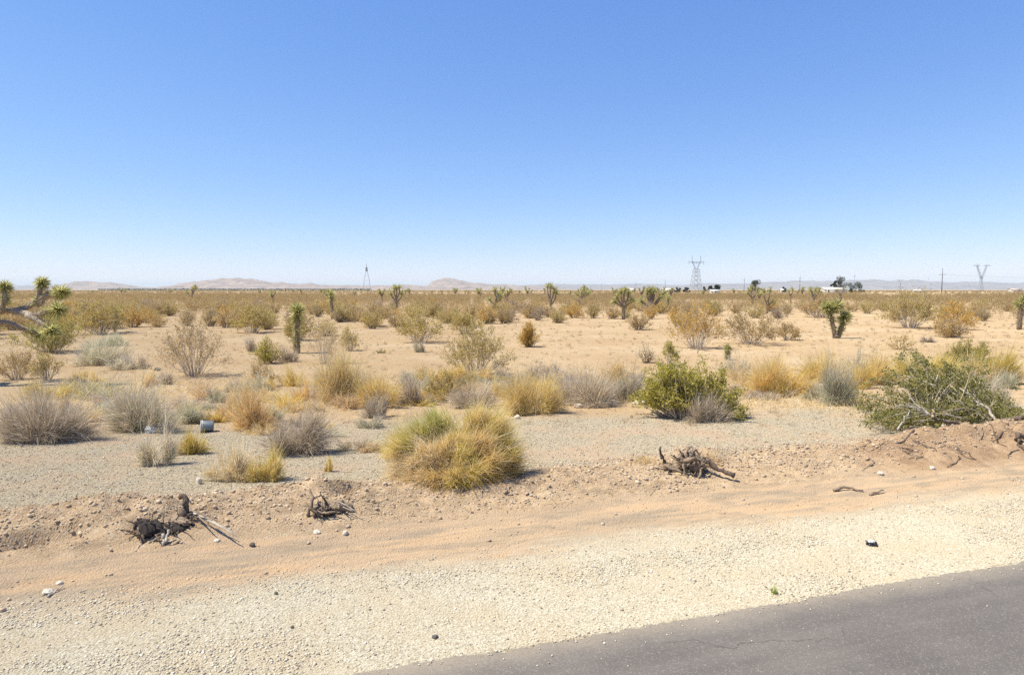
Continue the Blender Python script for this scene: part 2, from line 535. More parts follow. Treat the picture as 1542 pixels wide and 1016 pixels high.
def asphalt_mat():
    m, nt, out = new_mat('asphalt')
    geo = nt.nodes.new('ShaderNodeNewGeometry'); pos = geo.outputs['Position']
    mp = nd(nt, 'Mapping', {'Vector': pos, 'Rotation': (0, 0, -math.atan2(EU[1], EU[0]))})
    n1 = nd(nt, 'TexNoise', {'Vector': mp.outputs[0], 'Scale': 1.1, 'Detail': 5}).outputs[0]
    ms = nd(nt, 'Mapping', {'Vector': mp.outputs[0], 'Scale': (.25, 3, 1)})
    n2 = nd(nt, 'TexNoise', {'Vector': ms.outputs[0], 'Scale': 1.5, 'Detail': 5}).outputs[0]
    vo = nd(nt, 'TexVoronoi', {'Vector': pos, 'Scale': 130.0})
    sp = nd(nt, 'SeparateColor', {0: vo.outputs['Color']}).outputs[0]
    c = ramp(nt, n2, [(.3, (.098, .085, .074)), (.7, (.142, .125, .109))])
    c = mixc(nt, ramp(nt, n1, [(.4, (0, 0, 0)), (.7, (.6, .6, .6))]), c, (.165, .145, .122))
    dn = nd(nt, 'TexNoise', {'Vector': pos, 'Scale': 3.0, 'Detail': 4})
    wp = nd(nt, 'VectorMath', {0: pos, 1: nd(nt, 'VectorMath', {0: dn.outputs['Color'], 1: (.35, .35, .35)}, operation='MULTIPLY').outputs[0]}, operation='ADD')
    cr = nd(nt, 'TexVoronoi', {'Vector': wp.outputs[0], 'Scale': .8}, feature='DISTANCE_TO_EDGE').outputs['Distance']
    crm = math_(nt, 'MULTIPLY', ramp(nt, cr, [(.0, (1, 1, 1)), (.008, (0, 0, 0))]), ramp(nt, n1, [(.5, (0, 0, 0)), (.6, (.7, .7, .7))]))
    c = mixc(nt, crm, c, (.045, .042, .04))
    st2 = nd(nt, 'TexNoise', {'Vector': pos, 'Scale': 2.3, 'Detail': 6, 'Roughness': .7}).outputs[0]
    c = mixc(nt, ramp(nt, st2, [(.55, (0, 0, 0)), (.72, (.5, .5, .5))]), c, (.085, .078, .07))
    vdot = nd(nt, 'VectorMath', {0: pos, 1: (EV[0], EV[1], 0)}, operation='DOT_PRODUCT').outputs['Value']
    ve = math_(nt, 'SUBTRACT', vdot, float(A0 @ EV))
    dust = math_(nt, 'MULTIPLY', smooth(nt, math_(nt, 'ADD', ve, math_(nt, 'MULTIPLY', st2, .35)), -.12, .25), .55)
    c = mixc(nt, dust, c, (.36, .30, .215))
    c = mixc(nt, ramp(nt, sp, [(.0, (.35, .35, .35)), (.3, (.0, .0, .0))]), c, (.06, .057, .053))
    c = mixc(nt, ramp(nt, sp, [(.85, (.0, .0, .0)), (1, (.5, .5, .5))]), c, (.30, .28, .25))
    b = nd(nt, 'Bump', {'Height': vo.outputs['Distance'], 'Strength': .5, 'Distance': .006})
    p = nd(nt, 'BsdfPrincipled', {'Base Color': c, 'Roughness': .85, 'Normal': b.outputs[0]})
    nt.links.new(p.outputs[0], out.inputs[0])
    return m


M = {}
M['ground'] = ground_mat()
M['asphalt'] = asphalt_mat()
M['creo_olive'] = plant_mat('creosote olive leaves', [(0.28, 0.23, 0.065), (0.42, 0.34, 0.105), (0.54, 0.41, 0.145), (0.62, 0.48, 0.2)])
M['creo_brown'] = plant_mat('creosote brown leaves', [(0.34, 0.24, 0.1), (0.48, 0.34, 0.15), (0.58, 0.42, 0.2), (0.46, 0.36, 0.14)])
M['creo_tan'] = plant_mat('tan creosote leaves', [(.32, .24, .11), (.44, .34, .17), (.54, .43, .24), (.36, .28, .12)])
M['creo_grey'] = plant_mat('grey brown twiggy leaves', [(.25, .19, .13), (.36, .28, .20), (.45, .36, .27), (.30, .24, .12)])
M['dry_mix'] = plant_mat('dry weed blades', [(.22, .15, .09), (.40, .30, .19), (.55, .44, .28), (.30, .24, .12)])
M['creo_rust'] = plant_mat('rusty leaves', [(0.42, 0.24, 0.05), (0.6, 0.37, 0.085), (0.66, 0.44, 0.12), (0.48, 0.36, 0.11)])
M['creo_green'] = plant_mat('fresh green leaves', [(0.22, 0.2, 0.04), (0.36, 0.32, 0.065), (0.47, 0.41, 0.1), (0.54, 0.46, 0.16)])
M['fallen_green'] = plant_mat('wilting green leaves', [(0.13, 0.14, 0.04), (0.23, 0.22, 0.065), (0.34, 0.31, 0.1), (0.42, 0.36, 0.15)])
M['scrub'] = plant_mat('far scrub leaves', [(0.27, 0.2, 0.085), (0.37, 0.28, 0.125), (0.46, 0.34, 0.165), (0.54, 0.41, 0.21)], tone=(.31, .225, .13), var=.3)
M['stem_pale'] = plant_mat('pale grey stems', [(0.36, 0.29, 0.22), (0.5, 0.425, 0.335), (0.62, 0.55, 0.45)], trans=.0, var=.15)
M['stem_tan'] = plant_mat('tan stems', [(.25, .18, .10), (.40, .30, .18)], trans=.0, var=.15)
M['dead_grey'] = plant_mat('dead grey twigs', [(0.4, 0.33, 0.24), (0.53, 0.45, 0.34), (0.65, 0.56, 0.435), (0.74, 0.65, 0.52)], trans=.3, var=.2)
M['dead_dark'] = plant_mat('dead mauve twigs', [(0.32, 0.25, 0.175), (0.45, 0.365, 0.265), (0.57, 0.475, 0.36), (0.67, 0.57, 0.445)], trans=.3, var=.15)
M['sage'] = plant_mat('grey green sage', [(0.41, 0.42, 0.27), (0.52, 0.52, 0.35), (0.61, 0.59, 0.43), (0.64, 0.6, 0.46)], var=.2)
M['straw'] = plant_mat('straw blades', [(0.62, 0.46, 0.2), (0.74, 0.57, 0.27), (0.8, 0.65, 0.36), (0.85, 0.73, 0.48)], var=.15)
M['straw_pale'] = plant_mat('bleached straw blades', [(0.7, 0.58, 0.37), (0.8, 0.69, 0.49), (0.87, 0.79, 0.61)], var=.15)
M['yellow'] = plant_mat('yellow blades', [(0.56, 0.41, 0.1), (0.69, 0.52, 0.15), (0.76, 0.59, 0.21), (0.64, 0.54, 0.18)], var=.15)
M['orange'] = plant_mat('orange blades', [(0.64, 0.38, 0.14), (0.75, 0.48, 0.22), (0.8, 0.57, 0.3), (0.74, 0.58, 0.32)], var=.15)
M['lime'] = plant_mat('yellow green blades', [(0.42, 0.41, 0.07), (0.54, 0.5, 0.11), (0.64, 0.57, 0.15), (0.68, 0.58, 0.21)], var=.15)
M['grass_green'] = plant_mat('green blades', [(0.25, 0.33, 0.05), (0.36, 0.43, 0.08), (0.45, 0.49, 0.11), (0.53, 0.52, 0.17)], var=.1)
M['brown_blade'] = plant_mat('brown inner blades', [(0.32, 0.2, 0.08), (0.46, 0.31, 0.14), (0.58, 0.42, 0.2)], var=.1)
M['yucca'] = plant_mat('yucca leaves', [(0.24, 0.26, 0.08), (0.4, 0.4, 0.15), (0.56, 0.52, 0.23), (0.7, 0.63, 0.34)], trans=.5, var=.1)
M['thatch'] = plant_mat('dead yucca leaves', [(0.2, 0.155, 0.095), (0.34, 0.265, 0.17), (0.46, 0.37, 0.25), (0.56, 0.46, 0.33)], trans=.3, var=.15)
M['bark_pale'] = wood_mat('pale bark', (.16, .13, .095), (.40, .34, .27), 16)
M['bark_dark'] = wood_mat('dark bark', (.04, .028, .02), (.21, .15, .105), 26, bump=1.0)
M['bark_brown'] = wood_mat('brown bark', (.12, .085, .055), (.32, .24, .165), 22)
M['hollow_shade'] = wood_mat('painted hollow shade', (.012, .010, .009), (.05, .036, .028), 26)  # deep shade of the root hollows, put into a near-black colour
M['splinter'] = wood_mat('split pale wood', (.45, .33, .18), (.66, .52, .32), 30)
M['deadwood'] = wood_mat('weathered dead wood', (.24, .205, .165), (.48, .43, .36), 20)
M['chip_pale'] = stone_mat('pale gravel', [(.10, .085, .07), (.40, .345, .25), (.50, .44, .32), (.57, .51, .385), (.65, .60, .47), (.78, .74, .63)])
M['chip_grey'] = stone_mat('grey gravel', [(.09, .08, .065), (.28, .235, .18), (.42, .352, .265), (.48, .41, .315), (.56, .49, .38), (.74, .67, .56)])
M['clod'] = stone_mat('soil clods', [(.27, .19, .12), (.38, .27, .175), (.48, .35, .235), (.60, .47, .33)])
M['rock_dark'] = wood_mat('dark stone', (.05, .045, .04), (.16, .14, .12), 25, stretch=(1, 1, 1))
M['rock_pale'] = wood_mat('pale stone', (.42, .36, .28), (.62, .57, .47), 12, stretch=(1, 1, 1))
M['steel'] = plain_mat('galvanised steel', (.31, .34, .37), .6, .1, 2)
M['pole_wood'] = plain_mat('weathered pole', (.13, .12, .12), .8, .15, 3)
M['tree_leaf'] = plant_mat('distant tree leaves', [(.025, .045, .018), (.05, .08, .03), (.09, .12, .05)], var=.3)
M['tree_leaf_b'] = plant_mat('dark grey tree leaves', [(.05, .055, .03), (.09, .095, .055), (.14, .14, .09)], var=.3)
M['white_wall'] = plain_mat('white wall', (.58, .55, .50), .8, .06, 1)
M['white_roof'] = plain_mat('white roof', (.66, .64, .60), .7, .05, 1)
M['tan_roof'] = plain_mat('tan roof', (.5, .40, .32), .8, .1, 1)
M['window'] = plain_mat('dark window', (.03, .035, .04), .2, .1, 1)
M['hill_pink'] = wood_mat('rocky desert hill', (.12, .075, .05), (.40, .275, .19), .008, stretch=(1, 1, 1), bump=0)
M['hill_blue'] = wood_mat('dark far ridge', (.14, .105, .09), (.30, .23, .19), .005, stretch=(1, 1, 1), bump=0)

# ------------------------------------------------------------------ ground, road, hills
def spaced(lo, fine0, fine1, hi, step, grow=1.09):
    a = list(np.arange(fine0, fine1, step))
    s = step; x = a[-1]
    while x < hi:
        s *= grow; x += s; a.append(min(x, hi))
    s = step; x = a[0]; pre = []
    while x > lo:
        s *= grow; x -= s; pre.append(max(x, lo))
    return np.array(pre[::-1] + a)


xs = spaced(-19000, -8.5, 11.5, 19000, .045)
ys = spaced(-1500, 3.9, 12.2, 20500, .04)
GX, GY = np.meshgrid(xs, ys)
GZ = zg(GX.ravel(), GY.ravel())
g = Geo()
i = (np.arange(len(ys) - 1)[:, None] * len(xs) + np.arange(len(xs) - 1)[None, :])
g.add(np.stack([GX.ravel(), GY.ravel(), GZ], 1), np.stack([i, i + 1, i + 1 + len(xs), i + len(xs)], -1).reshape(-1, 4))
tag(g.build('ground', M['ground'], smooth=True), kind='structure')

us = np.concatenate([np.linspace(-400, -8, 200), np.arange(-8, 12, .025)[1:], np.linspace(12, 400, 200)])
edge = .03 + .05 * fbm(us * .9, us * 0 + 2.2, 5, 3) + .03 * fbm(us * 9, us * 0, 7, 3) + .022 * fbm(us * 31, us * 0 + 4, 11, 2)
g = Geo()
rows = []
for v_, z_ in ((-7.5, .03), (-4, .035), (-1.0, .03)):
    x, y = xy_of(us, np.full_like(us, v_)); rows.append(np.stack([x, y, np.full_like(us, z_)], 1))
for off, z_ in ((-.06, .026), (-.012, .022), (0, .008), (.012, -.08)):
    x, y = xy_of(us, edge + off); rows.append(np.stack([x, y, np.full_like(us, z_)], 1))
n = len(us)
i = (np.arange(len(rows) - 1)[:, None] * n + np.arange(n - 1)[None, :])
g.add(np.concatenate(rows), np.stack([i, i + 1, i + 1 + n, i + n], -1).reshape(-1, 4))
tag(g.build('road', M['asphalt']), kind='structure')


def hill(name, prof, dist, depth, mat, seed, rough=.35, base=437.0):
    """ridge whose skyline follows (px, py) pairs seen from the road"""
    px = np.array([p[0] for p in prof], float); py = np.array([p[1] for p in prof], float)
    X = np.linspace(px[0], px[-1], 220); nr = 36
    hh = np.interp(X, px, (base - py)) / F_PX * dist
    wx = (X - 771) / F_PX * dist
    t = np.linspace(-1, 1, nr)
    GX_, T = np.meshgrid(wx, t); HH = np.tile(hh, (nr, 1))
    shape = np.clip(1 - np.abs(T), 0, 1) ** .8
    no = fbm(GX_ / (dist * .012), T * 4.0, seed, 5)
    ridge = np.abs(fbm(GX_ / (dist * .02) + 7, T * 2.2, seed + 5, 5))
    Z = HH * 1.12 * shape * (1 + rough * no * (1.15 - shape)) + HH * .12 * no * shape - HH * .55 * ridge * shape * (1.1 - shape)
    Y = dist + T * depth
    Z = np.where(np.abs(T) > .99, -2, np.maximum(Z, -1))
    g = Geo()
    i = (np.arange(nr - 1)[:, None] * 220 + np.arange(219)[None, :])
    g.add(np.stack([GX_.ravel(), Y.ravel(), Z.ravel()], 1), np.stack([i, i + 1, i + 221, i + 220], -1).reshape(-1, 4))
    return tag(g.build(name, M[mat], smooth=True), kind='structure')


hill('hills', [(98, 437), (112, 431), (122, 427.5), (131, 425), (140, 426), (150, 427), (160, 426.5), (172, 427.5), (185, 430), (200, 432), (215, 435), (232, 437)], 8500, 900, 'hill_pink', 4)
hill('hills', [(258, 437), (272, 431.5), (290, 427.5), (305, 424.5), (322, 422.5), (338, 421), (350, 422.5), (362, 421.5), (374, 420.5), (384, 424), (396, 423.5), (410, 427), (430, 426.5), (450, 428.5), (470, 428), (490, 430.5), (510, 431), (525, 430), (545, 431), (580, 431), (610, 430), (640, 431), (660, 434), (680, 437)], 8000, 1000, 'hill_pink', 8)
hill('hills', [(640, 437), (648, 430), (654, 424.5), (662, 422.5), (672, 420.5), (682, 421), (692, 422.5), (704, 425.5), (716, 427.5), (730, 428.5), (748, 429), (770, 430), (800, 431.5), (830, 433), (860, 437)], 9000, 1000, 'hill_pink', 15)
hill('distant_ridge', [(-420, 436), (-250, 430), (-100, 431), (-20, 431), (20, 431.5), (60, 430), (90, 431), (130, 432), (230, 433), (280, 436.5)], 11000, 1200, 'hill_blue', 23, base=436.5)
hill('distant_ridge', [(720, 436), (780, 430.5), (840, 428.5), (900, 429.5), (960, 428.5), (1020, 430), (1080, 427.5), (1120, 428.5), (1160, 426), (1220, 423.5), (1260, 425), (1310, 422), (1345, 424.5), (1380, 423), (1420, 426.5), (1470, 425), (1520, 427), (1580, 426), (1700, 430), (1900, 436)], 11500, 1500, 'hill_blue', 29, base=436.5)
# grey-green line of far scrub and fields at the foot of the hills
rng = np.random.default_rng(77)
K = 2600
PX = rng.uniform(150, 560, K); DD = rng.uniform(2200, 4200, K)
P = np.stack([(PX - 771) / F_PX * DD, DD, rng.uniform(.5, 5.5, K)], 1)
g = Geo(); g.add(*leaves(rng, P, rng.uniform(4, 9, K), .6), 0)
tag(g.build('treeline', M['tree_leaf_b']), 'dark line of trees along the plain under the pale hills', 'treeline', kind='stuff')

# ------------------------------------------------------------------ plants: generators
def gcreosote(rng, h, w, ns=34, nl=2600, leaf=.03, rad=.011, low=.4, lean=0.0):
    """fan of bare stems that fork into twigs carrying small leaves"""
    sg, lg = Geo(), Geo()
    az = rng.uniform(0, 2 * np.pi, ns)
    q = rng.uniform(.02, 1, ns) ** .5
    Rr = q * w * .5 * rng.uniform(.8, 1.05, ns)
    Zt = h * rng.uniform(.74, 1.0, ns) * (1 - .68 * q ** 2.2)
    t = np.linspace(0, 1, 7)[None, :]
    b = rng.uniform(.02, .11, ns)[:, None] * w
    r = b + (Rr[:, None] - b) * t ** 1.05
    P = np.stack([r * np.cos(az)[:, None], r * np.sin(az)[:, None], Zt[:, None] * t ** .92 - .03 * (1 - t)], -1)
    P[..., 0] += lean * P[..., 2]
    wob = rng.normal(size=P.shape) * .022 * h * t[..., None]
    P = P + wob
    R = rad * rng.uniform(.7, 1.2, ns)[:, None] * (1 - .75 * t)
    sg.add(*tubes(P, R, 4))
    K = ns * 9
    si = rng.integers(0, ns, K); tt = rng.uniform(low, .98, K) * 6
    i0 = np.clip(tt.astype(int), 0, 5); f = (tt - i0)[:, None]
    st = P[si, i0] * (1 - f) + P[si, i0 + 1] * f
    tan = nrm(P[si, i0 + 1] - P[si, i0])
    d = nrm(tan + rng.normal(size=(K, 3)) * .5 + np.array([0, 0, .15]))
    L = rng.uniform(.10, .26, K) * h
    s = np.linspace(0, 1, 4)[None, :, None]
    bend = rng.normal(size=(K, 1, 3)) * .25
    TP = st[:, None, :] + d[:, None, :] * L[:, None, None] * s + bend * L[:, None, None] * s * s
    sg.add(*tubes(TP, np.tile(rad * .38 * (1 - .7 * np.linspace(0, 1, 4)), (K, 1)), 3))
    ti = rng.integers(0, K, nl); u_ = rng.uniform(.15, 1, nl) ** .7 * 3
    j = np.clip(u_.astype(int), 0, 2); f = (u_ - j)[:, None]
    LP = TP[ti, j] * (1 - f) + TP[ti, j + 1] * f + rng.normal(size=(nl, 3)) * leaf * .7
    lg.add(*leaves(rng, LP, leaf * rng.uniform(.6, 1.4, nl), .55))
    return sg, lg


def gwisp(rng, w, h, n, bw, mats, droop=.12, seed=0, lump_amp=.35, depth=None, core=.3, seg=3, lean=0.0):
    """uneven clump of fine curved blades made of several overlapping tufts; mats = [(slot, weight)]"""
    g = Geo()
    depth = depth or w
    nl = int(rng.integers(4, 8))
    C = np.zeros((nl, 3)); SZ = np.zeros((nl, 3))
    for k in range(nl):
        f = 1.0 if k == 0 else rng.uniform(.35, .75)
        C[k] = (rng.uniform(-.5, .5) * w * (1 - f * .8), rng.uniform(-.5, .5) * depth * (1 - f * .8), 0)
        SZ[k] = (w * .5 * f * (.72 if k == 0 else 1), depth * .5 * f * .8, h * (rng.uniform(.8, 1.0) if k == 0 else rng.uniform(.45, .98)))
    # every tuft is a handful of sprays; the blades of one spray end close together and leave gaps between
    vol = SZ[:, 0] * SZ[:, 2]
    ns = max(14, n // 42)
    sl = rng.choice(nl, ns, p=vol / vol.sum())
    sp = rng.integers(0, ns, n); li = sl[sp]
    cum = np.cumsum([m[1] for m in mats]); cum = cum / cum[-1]
    bias = (rng.uniform(-.25, .25, nl)[sl] + rng.uniform(-.25, .25, ns))[sp]
    pick = np.searchsorted(cum, np.clip(rng.uniform(size=n) + bias, 0, .9999))
    ph = rng.uniform(0, 2 * np.pi, ns)[sp]; ct = (rng.uniform(0.02, 1, ns) ** .8)[sp]
    stn = np.sqrt(1 - ct ** 2); rho = (rng.uniform(.35, 1.12, ns) ** .7)[sp] * rng.uniform(.72, 1.06, n)
    lm = 1 + lump_amp * fbm(np.cos(ph) * stn * 2.3 + seed, np.sin(ph) * stn * 2.3 + ct * 1.9, seed + 3, 2)
    T = np.stack([np.cos(ph) * stn, np.sin(ph) * stn, ct], 1) * SZ[li] * (rho * lm)[:, None]
    T = T + rng.normal(size=(n, 3)) * SZ[li] * .13; T[:, 2] = np.maximum(T[:, 2], .01)
    B = T * np.array([core, core, 0]) + rng.normal(size=(n, 3)) * np.array([.03, .03, 0]) * w
    B[:, 2] = -.01
    T[:, 0] += lean * T[:, 2]
    T += C[li]; B += C[li] * .7
    st = rng.uniform(0, .6, n)[:, None]
    P0 = B + (T - B) * st
    P0[:, 2] += .10 * h * np.sin(st[:, 0] * np.pi)
    dv = T - P0
    L = np.linalg.norm(dv, axis=1)
    for k, (slot, _) in enumerate(mats):
        q = pick == k
        if q.any(): g.add(*blades(rng, P0[q], dv[q] + np.array([0, 0, droop * .8]) * L[q][:, None], L[q] * (1 + .3 * (rng.uniform(size=q.sum()) < .07)), bw * rng.uniform(.5, 1.4, q.sum()) * (1 + 1.3 * (rng.uniform(size=q.sum()) < .04)), droop, .27, seg), slot)
    return g


def gleafy(rng, base, targets, nl, leaf, rad=.014, sub=7, sublen=.25, sag=.1, spread=.6):
    """branches from base to each target, twigs off them, leaves on the twigs"""
    sg, lg = Geo(), Geo()
    targets = np.asarray(targets, float); K0 = len(targets)
    base = np.broadcast_to(np.asarray(base, float), targets.shape)
    t = np.linspace(0, 1, 7)[None, :, None]
    mid = rng.normal(size=(K0, 1, 3)) * .08 * np.linalg.norm(targets - base, axis=1)[:, None, None]
    P = base[:, None] + (targets - base)[:, None] * t + mid * np.sin(t * np.pi) + np.array([0, 0, sag]) * np.sin(t * np.pi)
    sg.add(*tubes(P, rad * rng.uniform(.6, 1.2, K0)[:, None] * (1 - .8 * t[..., 0]), 5))
    K = K0 * sub
    si = rng.integers(0, K0, K); tt = rng.uniform(.4, 1, K) * 6 * .999
    i0 = tt.astype(int); f = (tt - i0)[:, None]
    st = P[si, i0] * (1 - f) + P[si, i0 + 1] * f
    tan = nrm(P[si, i0 + 1] - P[si, i0])
    d = nrm(tan + rng.normal(size=(K, 3)) * spread + np.array([0, 0, .25]))
    L = rng.uniform(.5, 1.2, K) * sublen
    s = np.linspace(0, 1, 4)[None, :, None]
    TP = st[:, None] + d[:, None] * L[:, None, None] * s + rng.normal(size=(K, 1, 3)) * .25 * L[:, None, None] * s * s
    TP[..., 2] = np.maximum(TP[..., 2], .01)
    sg.add(*tubes(TP, np.tile(rad * .3 * (1 - .7 * np.linspace(0, 1, 4)), (K, 1)), 3))
    ti = rng.integers(0, K, nl); u_ = rng.uniform(.1, 1, nl) * 3 * .999
    j = u_.astype(int); f = (u_ - j)[:, None]
    LP = TP[ti, j] * (1 - f) + TP[ti, j + 1] * f + rng.normal(size=(nl, 3)) * leaf * .9
    lg.add(*leaves(rng, LP, leaf * rng.uniform(.6, 1.4, nl), .6))
    return sg, lg


def rosette(rng, c, axis, r, n, m=0, g=None):
    """ball of stiff dagger leaves about a branch end"""
    g = g or Geo()
    axis = np.asarray(axis, float) / np.linalg.norm(axis)
    D = nrm(rng.normal(size=(n, 3)) * .75 + axis * .55)
    P = np.asarray(c) + D * r * .12 - axis * rng.uniform(0, .5, n)[:, None] * r
    g.add(*blades(rng, P, D, r * rng.uniform(.75, 1.05, n), r * (.13 if r < .5 else .1), .08, .05, 2), m)
    return g


def thatch(rng, g, path, r0, n, m, ln):
    path = np.asarray(path, float)
    k = rng.uniform(0, len(path) - 1.001, n); i0 = k.astype(int); f = (k - i0)[:, None]
    p = path[i0] * (1 - f) + path[i0 + 1] * f
    ax = nrm(path[i0 + 1] - path[i0])
    out = nrm(np.cross(ax, rng.normal(size=(n, 3))))
    D = nrm(out - ax * rng.uniform(.3, 1.3, n)[:, None])
    g.add(*blades(rng, p + out * r0 * .7, D, ln * rng.uniform(.6, 1.2, n), ln * .12, .1, .1, 2), m)


def smooth_path(pts, n=9):
    pts = np.asarray(pts, float)
    if len(pts) == 2: pts = np.stack([pts[0], pts.mean(0), pts[1]])
    d = np.concatenate([[0], np.cumsum(np.linalg.norm(np.diff(pts, axis=0), axis=1))]); d /= d[-1]
    tt = np.linspace(0, 1, n * 3)
    q = np.stack([np.interp(tt, d, pts[:, k]) for k in range(3)], 1)
    for _ in range(4): q[1:-1] = (q[:-2] + 2 * q[1:-1] + q[2:]) / 4
    return q[np.linspace(0, len(q) - 1, n).astype(int)]


# ------------------------------------------------------------------ Joshua trees
ANCH = []      # (px, py of the foot, short name) of the well-told plants


def joshua(seed, px, d, trunk, branches, label, r_px=9, tr=.10, group=None, leafy=90, trunk_ros=True, shag=120, gz=None, pale=False, green=0.0):
    """trunk and branches are lists of (dx, dy[, depth]) photo pixels from the tree's foot, dy upwards"""
    rng = np.random.default_rng(seed)
    s = d / F_PX
    x = (px - 771) * s
    z0 = float(zg(x, d))
    root = thing('joshua_tree', label, 'joshua tree', (x, d, z0), 0, group)
    cv = lambda pl: np.array([[p[0] * s, p[2] if len(p) > 2 else 0.0, p[1] * s] for p in pl])
    bk = M['bark_pale'] if pale else M['bark_brown']
    tp = smooth_path(cv(trunk), 9); tp[0, 2] -= .08
    g = Geo(); add_tube(g, tp, np.linspace(tr, tr * .75, 9) * (1 + .12 * rng.normal(size=9)), 8)
    thatch(rng, g, tp[2:], tr * .8, shag, 1, .22 if d > 36 or pale else .15)
    def greens(g, path, rad, n, slot=2):
        if green <= 0: return
        k0 = int((1 - green) * (len(path) - 1)); q = path[k0:]
        for c in q: rosette(rng, c, q[-1] - q[0] + np.array([0, 0, .01]), R_ * .8, n, slot, g)
    R_ = r_px * s * (1.0 if d < 20 else 1.3)
    if not branches: greens(g, tp, tr, leafy // 2)
    tro = g.build('trunk', [bk, M['thatch'], M['yucca']], root)
    R = r_px * s * (1.0 if d < 20 else 1.6)
    tr = tr * (1.0 if d < 40 else .8)
    if trunk_ros:
        rosette(rng, tp[-1], tp[-1] - tp[-3], R, leafy).build('rosette', M['yucca'], root)
    for br in branches:
        bp = smooth_path(cv(br), 7)
        g = Geo(); add_tube(g, bp, np.linspace(tr * .75, tr * .5, 7), 7)
        thatch(rng, g, bp[1:], tr * .6, shag // (1 if pale else 3), 1, .13 if pale else .17)
        greens(g, bp, tr, leafy // 3)
        bo = g.build('branch', [bk, M['thatch'], M['yucca']], root)
        rosette(rng, bp[-1], bp[-1] - bp[-3], R * rng.uniform(.85, 1.1), leafy).build('rosette', M['yucca'], bo)
    return root


# big tree whose limbs reach in from the left edge
joshua(11, -62, 17.0,
       [(0, 0), (4, 40), (10, 78), (18, 100)],
       [[(14, 92), (40, 104), (62, 112), (70, 128), (72, 152)],
        [(14, 92), (50, 118, .1), (80, 114, .15), (110, 124, .15), (120, 138, .1), (124, 158, .1)],
        [(112, 124, .15), (128, 140, .1), (142, 141, .1), (157, 144, 0)],
        [(80, 114, .15), (108, 112, -.1), (122, 106, -.15), (140, 117, -.2), (160, 118, -.2)],
        [(108, 110, -.1), (124, 104, -.2), (140, 94, -.3), (156, 86, -.4)],
        [(14, 92), (40, 100, .5), (66, 84, .8), (86, 74, 1.0)],
        [(10, 80), (-20, 110, .3), (-40, 130, .4)],
        [(18, 100), (20, 130, .4), (14, 158, .5)]],
       'branching joshua tree reaching in from the left edge, pale bare limbs', r_px=14, tr=.115, leafy=260, trunk_ros=False, shag=230, pale=True, green=.15)
joshua(12, 446, 26.0, [(0, 0), (-1, 25), (1, 55), (2, 66)], [], 'single-trunk joshua tree with one green head standing alone on the sand', r_px=9, tr=.12, leafy=260, shag=90, green=.72)
joshua(13, 1262, 33.5, [(0, 0), (-4, 6)],
       [[(-3, 2), (-7, 18), (-11, 36), (-17, 49)], [(2, 2), (5, 14), (9, 26), (11, 34)], [(-12, 38), (-4, 47), (0, 50)]],
       'forked joshua tree with two shaggy leaning trunks beside the sandy clearing', r_px=8, tr=.15, trunk_ros=False, leafy=170, shag=240, green=.55)
joshua(14, 1097, 23.8, [(0, 0), (0, 10), (0, 19)], [], 'tiny dark green joshua tree sapling standing alone on bare sand', r_px=5.5, tr=.06, leafy=110, shag=60, green=1.0)
joshua(15, 172, 39, [(0, 0), (1, 22), (1, 33)], [], 'slender young joshua tree among bushes below the left hill', r_px=7, tr=.09, leafy=90)
joshua(16, 500, 57, [(0, 0), (0, 20), (-1, 33)], [[(0, 14), (-2, 28), (-2, 40)]], 'thin joshua tree left of the narrow tower, one upright head', r_px=5, tr=.11, leafy=80)
joshua(17, 597, 75, [(0, 0), (0, 14), (1, 22)], [[(0, 15), (-6, 22), (-9, 29)], [(0, 18), (-3, 28), (-3, 36)], [(1, 20), (5, 28), (5, 37)], [(1, 14), (8, 22), (9, 28)], [(0, 20), (1, 30), (0, 37)]],
       'open-crowned joshua tree on a bare stem right of the narrow tower', r_px=4.5, tr=.13, trunk_ros=False, leafy=60)
joshua(18, 745, 75, [(0, 0), (0, 12), (2, 22)], [[(0, 10), (-6, 16), (-8, 19)], [(1, 15), (5, 22), (9, 27)], [(2, 20), (0, 28), (1, 34)], [(1, 12), (7, 17), (9, 20)]],
       'dark joshua tree in the scrub right of the pink hill', r_px=4.5, tr=.13, trunk_ros=False, leafy=60)
joshua(19, 829, 80, [(0, 0), (0, 10), (-1, 17)], [[(-1, 12), (-4, 24), (-5, 37)], [(0, 12), (-1, 26), (1, 36)], [(0, 10), (4, 22), (6, 32)], [(1, 8), (7, 16), (9, 27)]],
       'tall upright joshua tree with bunched grey limbs mid horizon', r_px=4.5, tr=.16, trunk_ros=False, leafy=60)
joshua(20, 879, 108, [(0, 0), (-2, 7), (-3, 12)], [[(-2, 9), (-8, 14), (-11, 17)], [(-3, 11), (-4, 18), (-3, 22)], [(-3, 9), (4, 14), (8, 18)], [(-3, 11), (1, 17), (3, 21)]],
       'small spreading joshua tree with flat leafy crown mid horizon', r_px=4, tr=.14, trunk_ros=False, leafy=60)
joshua(21, 939, 55, [(0, 0), (0, 16), (1, 26)], [[(0, 20), (-8, 28), (-11, 36)], [(0, 18), (-10, 24), (-15, 28)], [(1, 24), (0, 34), (2, 46)], [(1, 22), (7, 32), (8, 40)], [(1, 18), (8, 24), (12, 29)], [(0, 22), (-4, 32), (-4, 43)]],
       'round-crowned joshua tree on a straight stem left of the bushiest one', r_px=5, tr=.13, trunk_ros=False, leafy=70)
